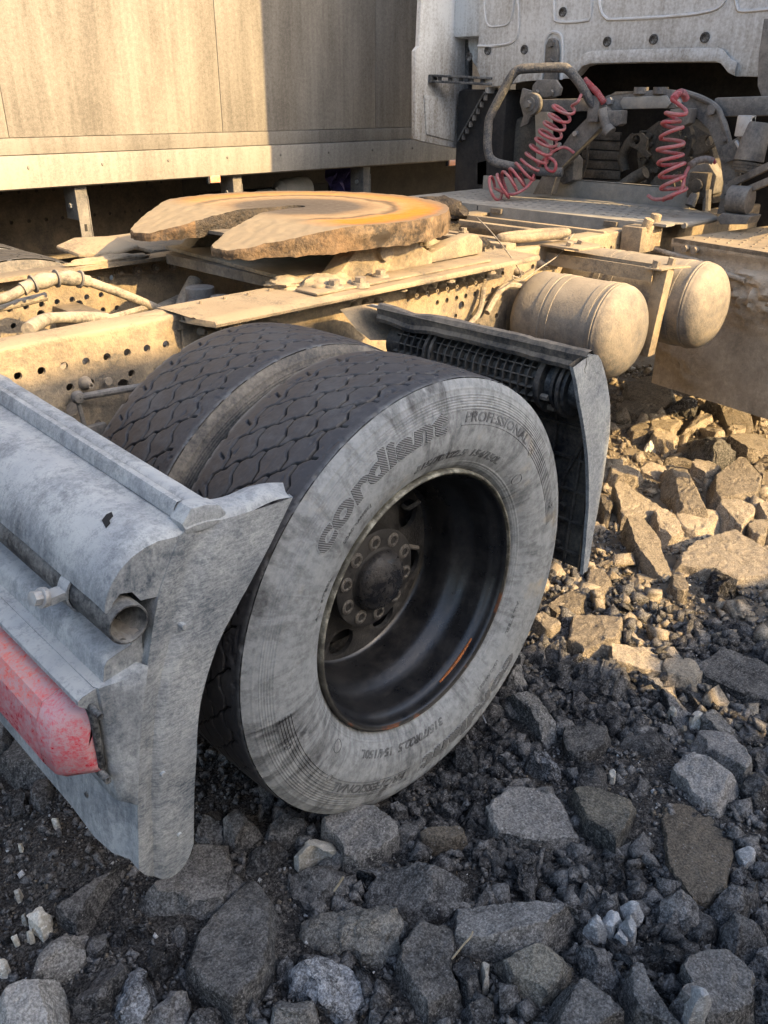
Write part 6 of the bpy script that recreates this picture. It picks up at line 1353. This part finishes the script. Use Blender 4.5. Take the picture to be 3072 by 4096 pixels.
('d',0.12,[2.92,0.677,3.058,0.69,3.073,0.58,3.006,0.489,2.831,0.391,2.731,0.419,2.743,0.477,2.901,0.592],'lumpy sunlit rock under the muddy side box'),
('d',0.08,[2.344,0.69,2.484,0.709,2.453,0.582,2.337,0.547,2.321,0.647],'small sunlit wedge behind the white fragment'),
('d',0.08,[2.536,0.612,2.721,0.666,2.837,0.601,2.761,0.554,2.626,0.57,2.554,0.572],''),
('d',0.09,[2.645,0.574,2.702,0.564,2.664,0.486,2.592,0.401,2.53,0.419,2.573,0.486],''),
('d',0.08,[2.746,0.498,2.816,0.499,2.826,0.419,2.704,0.379,2.648,0.412],''),
('d',0.09,[2.528,0.378,2.632,0.383,2.781,0.303,2.582,0.201,2.462,0.2,2.444,0.257],'rough sunlit rock at the right edge under the muddy box'),
('q',0.08,[2.453,0.582,2.586,0.563,2.616,0.511,2.509,0.356,2.421,0.301,2.29,0.314,2.313,0.408,2.365,0.52],'pitted crumbly sunlit rock in the middle of the lit rubble'),
('d',0.06,[1.85,0.605,1.942,0.624,2.009,0.557,1.961,0.496,1.87,0.479,1.82,0.529],''),
('d',0.07,[2.135,0.376,2.23,0.394,2.273,0.332,2.235,0.276,2.135,0.268,2.123,0.315],''),
('d',0.07,[2.384,0.807,2.502,0.808,2.475,0.742,2.388,0.713,2.322,0.734],''),
('d',0.08,[2.572,0.789,2.631,0.73,2.626,0.663,2.49,0.613,2.448,0.653,2.463,0.73],''),
('d',0.08,[1.6,0.511,1.637,0.49,1.582,0.419,1.479,0.373,1.434,0.403],'sunlit stone against the front mudguard flap'),
('w',0.03,[2.316,0.676,2.385,0.652,2.337,0.614,2.279,0.65],'small flat white fragment in the sunlit rubble'),
('d',0.08,[1.972,0.017,2.072,-0.005,1.89,-0.077,1.871,-0.044],''),
('d',0.08,[2.366,0.201,2.43,0.175,2.324,0.096,2.216,0.098],''),
('d',0.07,[1.815,-0.014,1.904,-0.032,1.85,-0.077,1.74,-0.117,1.7,-0.089],''),
('d',0.08,[3.029,0.463,3.133,0.463,3.054,0.388,2.919,0.375],''),
('a',0.04,[0.287,0.041,0.32,0.051,0.338,0.032,0.327,-0.012,0.3,-0.012,0.273,0.022],''),
('b',0.05,[0.192,-0.146,0.236,-0.149,0.261,-0.174,0.247,-0.23,0.218,-0.252,0.213,-0.201,0.179,-0.162],''),
('a',0.03,[0.251,-0.058,0.277,-0.065,0.258,-0.083,0.236,-0.062],''),
('a',0.03,[0.25,-0.089,0.278,-0.091,0.273,-0.117,0.238,-0.113],''),
('a',0.03,[0.189,-0.064,0.217,-0.061,0.216,-0.085,0.182,-0.088],''),
('a',0.05,[0.129,-0.004,0.158,-0.015,0.135,-0.071,0.112,-0.083,0.082,-0.047],''),
('a',0.04,[-0.054,-0.108,-0.024,-0.107,-0.008,-0.123,-0.025,-0.148,-0.051,-0.141],''),
('k',0.06,[0.388,0.047,0.422,0.012,0.4,-0.051,0.377,-0.124,0.336,-0.173,0.312,-0.175,0.309,-0.134,0.348,-0.068,0.359,-0.01],'long ridge-like stone with a pale edge right of the tyre'),
('k',0.05,[0.458,0.087,0.516,0.067,0.485,0.021,0.446,0.029,0.429,0.062],''),
('k',0.05,[0.548,0.133,0.573,0.126,0.564,0.102,0.53,0.086,0.525,0.116],''),
('a',0.04,[-0.123,-0.023,-0.09,-0.03,-0.095,-0.057,-0.115,-0.061,-0.132,-0.039],''),
('b',0.03,[0.002,-0.13,0.011,-0.144,-0.005,-0.153,-0.016,-0.137],''),
]
# ================================================================ rubble: each chunk its own thing
GRP = {'a': 'small dark chunk of broken asphalt in the shaded rubble', 'd': 'small sunlit chunk of broken asphalt under the truck', 'w': 'small cream pebble scattered on the dark dirt', 'g': 'small crumbly clod among the broken asphalt', 'k': 'small pale grey stone among the dark rubble', 'b': 'small stone with pale mineral patches among the rubble', 't': 'small brown pebble among the rubble', 's': 'flat slab among the rubble', 'W': 'small white concrete fragment', 'q': 'pitted crumbly rock'}
def rock_mesh(poly, h, kind, seed):
    rs = np.random.default_rng(seed)
    h = h*(.66 if kind == 'd' else 1.35 if kind in 'wW' else .78)
    P = np.array(poly); c = P.mean(0); Q = (P-c)*(1.06 if len(poly) > 4 else 1.); size = np.sqrt(max(1e-6, np.ptp(Q[:, 0])*np.ptp(Q[:, 1])))
    per = np.hypot(*(np.roll(Q, -1, 0)-Q).T); tot = per.sum(); n = int(np.clip(tot/.0078, 20, 130))
    d = np.r_[0, np.cumsum(per)]; s = np.linspace(0, tot, n, endpoint=False); QQ = np.vstack([Q, Q[:1]])
    O = np.stack([np.interp(s, d, QQ[:, 0]), np.interp(s, d, QQ[:, 1])], 1)
    k = int(np.clip(size/2/.008, 3, 20)); side_n = int(np.clip(h/.009, 3, 10))
    flat = kind in 'spyvtd'
    rows = []
    for f in np.linspace(0, 1, side_n):                 # wall
        rows.append(np.c_[O*(1.03-.05*f**2+.02*math.sin(f*3)), np.full(n, -.05+(h+.05)*(f*.93))])
    for i in range(k):                                   # top
        f = 1-(i+.6)/(k+.2); dome = (.02 if flat else .10)
        rows.append(np.c_[O*(.96*f), np.full(n, h*(.97+dome*(1-f*f)*.9))])
    V = np.vstack(rows+[[[0, 0, h*(.97+(.02 if flat else .10)*.9)]]])
    # tilt of the top and broken-off corners
    tx, ty = rs.normal(0, .10 if flat else .18, 2); V[:, 2] += np.clip(V[:, 2]/h, 0, 1)*(V[:, 0]*tx+V[:, 1]*ty)
    L = size*.5
    for _ in range(6 if flat else 11):
        a = rs.uniform(0, 2*math.pi); e = rs.uniform(.25, 1.15) if not flat else rs.uniform(.1, .6)
        nn = np.array([math.cos(a)*math.cos(e), math.sin(a)*math.cos(e), math.sin(e)])
        sup = (V@nn).max(); cut = sup-rs.uniform(.10, .36)*min(L, h*1.6); ex = V@nn-cut; V -= np.clip(ex, 0, None)[:, None]*nn*.98
    w = V*1.0; o = seed*3.7
    amp = {'g': .17, 'q': .11, 'b': .11, 'W': .10}.get(kind, .040 if flat else .065)*min(size, .12)
    N3 = np.stack([fbm(w*(2.6/size)+o, 4, seed, .55), fbm(w*(2.6/size)+o+9, 4, seed+5, .55), fbm(w*(2.6/size)+o+17, 4, seed+9, .55)], 1)
    V = V+N3*amp*np.array([.8, .8, .6])
    fine = np.stack([fbm(w*48+o, 3, seed+2, .65), fbm(w*48+o+7, 3, seed+3, .65), fbm(w*48+o+3, 3, seed+4, .65)], 1)*({'g': .0075, 'q': .0060, 'b': .0055}.get(kind, .0030)); V += fine
    if kind == 'v': V[:, 2] += np.where(V[:, 2] > h*.7, .0022*np.sin(V[:, 0]*150+V[:, 1]*60), 0)
    I = np.arange(len(rows)*n).reshape(len(rows), n); J = np.roll(I, -1, 1)
    F = np.concatenate([np.stack([I[:-1], J[:-1], J[1:], I[1:]], -1).reshape(-1, 4)])
    T = np.stack([I[-1], J[-1], np.full(n, len(V)-1), np.full(n, len(V)-1)], -1)
    me = bpy.data.meshes.new('rock'); faces = [tuple(f) for f in F.tolist()]+[tuple(t[:3]) for t in T.tolist()]
    me.from_pydata(V.tolist(), [], faces); me.update(); me.shade_smooth(); me.set_sharp_from_angle(angle=R(30)); me.materials.append(M['r_'+kind])
    return me, c
ANCH = [('under the tip of the rear', 'slab under the mudguard tip'), ('pale scuffs', 'long pale-scuffed boulder'), ('bottom left corner', 'bottom left corner slab'), ('white-speckled', 'white-speckled grey stone'), ('bright white blotches', 'white-blotched stone'), ('cream white stone lying', 'cream stone on dirt'), ('long ridged', 'long ridged slab'), ('big rounded', 'big rounded stone by the tyre'), ('kite-shaped', 'kite-shaped stone'), ('curved cream', 'curved white stone'), ('pale gritty crumbling', 'pale gritty stone'), ('big dark block', 'big dark block'), ('brick-like slab with', 'brick-like slab'), ('leaning at the bottom centre', 'leaning speckled slab'), ('glittering', 'glittering stone'), ('triangular', 'triangular slab'), ('lower half', 'cracked slab, lower half'), ('upper half', 'cracked slab, upper half'), ('caked with brown dirt', 'dirt-caked slab'), ('largest boulder', 'bottom right corner boulder'), ('leftmost of the five', 'five white lumps'), ('chalky', 'white chalky lump'), ('strewn with dark grit', 'grit-strewn flat slab'), ('square corners', 'square-cornered sunlit slab'), ('left piece', 'long cracked sunlit slab'), ('crumbly layered', 'crumbly layered stone'), ('upright pale', 'upright pale stone'), ('wide low dark', 'wide low slab at right'), ('tall sunlit', 'tall sunlit boulder'), ('tilted smooth', 'tilted tan slab'), ('large pointed', 'pointed sunlit rock'), ('widest tan', 'widest tan slab'), ('fissure', 'fissured sunlit slab'), ('golden lit rock under', 'golden lit rock'), ('lumpy', 'lumpy rock by the muddy box'), ('pitted', 'pitted sunlit rock'), ('small flat white', 'small white fragment in the sun'), ('ridge-like', 'pale-edged ridge stone'), ('below the red lamp', 'round stone below the lamp')]
KW = {'a': 'dark chunk', 'd': 'tan chunk', 'w': 'cream pebble', 'g': 'crumbly clod', 'k': 'pale grey stone', 'b': 'pale-patched stone', 't': 'brown pebble'}
def pix(x, y, z=.03):
    d = np.array((x, y, z))-CAM; w = d@_w; return (1536+FPX*(d@_r)/w, 2048-FPX*(d@_u)/w)
anchors = []; todo = []
def neighbour_labels():
    groups = {}
    for o, k in todo:
        px, py = pix(o.location.x, o.location.y); best = min(anchors, key=lambda a: (a[0]-px)**2+(a[1]-py)**2)
        dx, dy = px-best[0], py-best[1]; d = ('right of' if dx > 0 else 'left of') if abs(dx) > abs(dy) else ('below' if dy > 0 else 'above')
        groups.setdefault((k, d, best[2]), []).append((math.hypot(dx, dy), o))
    words = ['nearest', 'second', 'third', 'fourth', 'fifth', 'sixth', 'seventh', 'eighth', 'ninth', 'tenth', 'eleventh', 'twelfth']
    for (k, d, a), L in groups.items():
        L.sort(key=lambda q: q[0])
        for i, (_, o) in enumerate(L):
            o['label'] = ('small %s %s the %s' if len(L) == 1 else (words+['13th', '14th', '15th', '16th', '17th', '18th', '19th', '20th', '21st', '22nd', '23rd', '24th', '25th', '26th', '27th', '28th', '29th', '30th'])[min(i, 29)]+' small %s counted outward %s the %s') % (KW[k], d, a)
protos = {}; placed = []
for i, (k, h, fl, lab) in enumerate(ROCKS):
    poly = [(fl[2*j], fl[2*j+1]) for j in range(len(fl)//2)]
    me, c = rock_mesh(poly, h, k, 100+i)
    z = float(ground_z([[c[0], c[1], 0]])[0])*.5 if h < .05 else 0.
    nm = 'white_stone' if k in 'wW' else 'slab' if k in 'spyvt' and h > .03 else 'rubble_stone'
    o = obj(nm, me, None, (c[0], c[1], z)); tag(o, lab or GRP[k], 'stone', 'broken asphalt and stones lying around the wheel')
    if lab:
        for kw, short in ANCH:
            if kw in lab: anchors.append(pix(c[0], c[1])+(short,)); break
    else: todo.append((o, k))
    rad = math.sqrt(np.ptp(np.array(poly)[:, 0])*np.ptp(np.array(poly)[:, 1]))*.5; placed.append((c[0], c[1], rad, poly))
    if not lab and k in 'adg' : protos.setdefault(k, []).append((me, rad, h))
def inside(x, y, poly):
    c = False; j = len(poly)-1
    for i in range(len(poly)):
        a, b = poly[i], poly[j]
        if (a[1] > y) != (b[1] > y) and x < (b[0]-a[0])*(y-a[1])/(b[1]-a[1])+a[0]: c = not c
        j = i
    return c
# more loose chunks between the big ones
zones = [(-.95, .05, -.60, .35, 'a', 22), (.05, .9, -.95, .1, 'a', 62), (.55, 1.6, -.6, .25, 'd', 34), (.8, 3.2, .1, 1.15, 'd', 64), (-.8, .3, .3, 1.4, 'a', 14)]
cnt = 0
for x0, x1, y0, y1, k, num in zones:
    tries = 0; got = 0
    while got < num and tries < 4000:
        tries += 1; x = random.uniform(x0, x1); y = random.uniform(y0, y1); me, rad, h = random.choice(protos[k]); sc = random.uniform(.5, 1.0)
        if k == 'a' and x > .55 and y > -.0: continue
        if abs(y-.3) < .40 and abs(x) < .16: continue
        if any((x-a)**2+(y-b)**2 < (r*.72+rad*sc*.8)**2 for a, b, r, _ in placed): continue
        o = obj('rubble_stone', me, None, (x, y, -.012-.2*h*sc)); o.rotation_euler = (random.uniform(-.25, .25), random.uniform(-.25, .25), random.uniform(0, 6.28)); o.scale = (sc, sc*random.uniform(.8, 1.15), sc*random.uniform(.7, 1.1))
        tag(o, GRP[k], 'stone', 'broken asphalt and stones lying around the wheel'); placed.append((x, y, rad*sc, [])); got += 1; todo.append((o, k))
neighbour_labels()
# ---- gravel and crumbs
ico = bmesh.new(); bmesh.ops.create_cube(ico, size=1.3); bmesh.ops.triangulate(ico, faces=ico.faces); IV = np.array([v.co[:] for v in ico.verts]); IF = np.array([[v.index for v in f.verts] for f in ico.faces]); ico.free()
big = [(p[0], p[1], p[2], p[3]) for p in placed if p[3] and p[2] > .03]
def gravel(name, label, num, smin, smax, box, mat, seed, power=2.5, keep=None):
    r = np.random.default_rng(seed); out = []
    X = r.uniform(box[0], box[1], num*2); Y = r.uniform(box[2], box[3], num*2)
    ok = np.ones(len(X), bool)
    if keep is not None: ok &= keep(X, Y, r)
    for a, b, rad, poly in big: ok &= (X-a)**2+(Y-b)**2 > (rad*.78)**2
    X, Y = X[ok][:num], Y[ok][:num]; n = len(X)
    S = smin+(smax-smin)*r.uniform(0, 1, n)**power
    q = r.normal(size=(n, 4)); q /= np.linalg.norm(q, axis=1)[:, None]
    a, b, c, d = q.T; Rm = np.stack([np.stack([1-2*(c*c+d*d), 2*(b*c-a*d), 2*(b*d+a*c)], -1), np.stack([2*(b*c+a*d), 1-2*(b*b+d*d), 2*(c*d-a*b)], -1), np.stack([2*(b*d-a*c), 2*(c*d+a*b), 1-2*(b*b+c*c)], -1)], 1)
    base = (IV[None]+r.normal(0, .24, (n, len(IV), 3)))*r.uniform(.35, 1.35, (n, 1, 3))
    W = np.einsum('nij,nkj->nki', Rm, base)*S[:, None, None]
    S = np.where((S > .01) & (X < -.35) & (Y > -.15), S*.4, S)
    zz = ground_z(np.stack([X, Y, 0*X], 1)); W += np.stack([X, Y, zz+S*.35], 1)[:, None, :]
    F = (IF[None]+np.arange(n)[:, None, None]*len(IV)).reshape(-1, 3)
    o = obj(name, np_mesh(name, W.reshape(-1, 3), F, mat, smooth=False)); tag(o, label, kind='stuff'); return o
gravel('packed_chunks', 'small angular chunks packed between the larger stones', 2300, .009, .032, (-1.0, 1.1, -1.0, .5), M['r_a'], 8, 1.9, lambda X, Y, r: ((X > -.35) | (Y < -.1)) & (fbm(np.stack([X*2.6, Y*2.6, 0*X], 1), 2, 71)+r.uniform(-.25, .25, len(X)) > -.12))
gravel('packed_dry_chunks', 'small angular tan chunks packed between the sunlit stones', 900, .012, .045, (.6, 3.4, -.5, 1.5), M['r_d'], 9, 1.6)
gravel('fine_gravel', 'fine dark gravel and crumbs between the stones', 26000, .0022, .013, (-1.0, 1.7, -1.0, 1.3), M['r_a'], 1, 3)
gravel('crumbled_asphalt', 'heaps of small crumbled asphalt bits in front of the tyre', 5200, .006, .022, (-.1, 1.15, -.95, .15), M['r_g'], 2, 2.2, lambda X, Y, r: fbm(np.stack([X*3.1, Y*3.1, 0*X], 1), 2, 77)+r.uniform(-.3, .3, len(X)) > -.05)
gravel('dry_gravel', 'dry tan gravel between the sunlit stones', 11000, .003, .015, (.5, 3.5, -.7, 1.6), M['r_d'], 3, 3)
gravel('pale_grit', 'scattered tiny white and cream grit on the dirt', 1700, .0016, .0065, (-1.0, 1.6, -1.0, 1.0), M['r_W'], 4, 2.2)
gravel('brown_grit', 'scattered tiny brown grit on the dirt', 3600, .0016, .006, (-1.0, 1.6, -1.0, 1.0), M['r_t'], 5, 2.2)
# dry twigs and a bit of wire
def twig(name, label, pts, r, mat, cat='twig'):
    c = Vector(np.mean([list(p) for p in pts], 0)); o = obj(name, MB().tube(smooth_path([Vector(p)-c for p in pts], 4), r, 5).mesh(name, mat), None, c); tag(o, label, cat)
tm = dusty('dry_stalk', (.22, .18, .12), (.32, .28, .2), .4, 40, .9)
twig('dry_stalk', 'thin pale dry stalk lying across the brick-like slab', [at(976, 2072, 2, .10), at(1000, 2042, 2, .11), at(1015, 2025, 2, .10), at(1021, 2012, 2, .10)], .0018, tm)
twig('dry_stalk', 'short brown stalk sticking up left of the pale gritty stone', [at(722, 1925, 2, .06), at(735, 1905, 2, .08), at(742, 1895, 2, .09)], .0025, tm)
twig('wire_piece', 'short bright bit of bent wire on the dirt right of the tyre', [at(1037, 1536, 2, .02), at(1044, 1548, 2, .025), at(1050, 1562, 2, .02)], .0018, NT('bright_wire').out((.6, .62, .66), .3, metal=.6), 'wire')
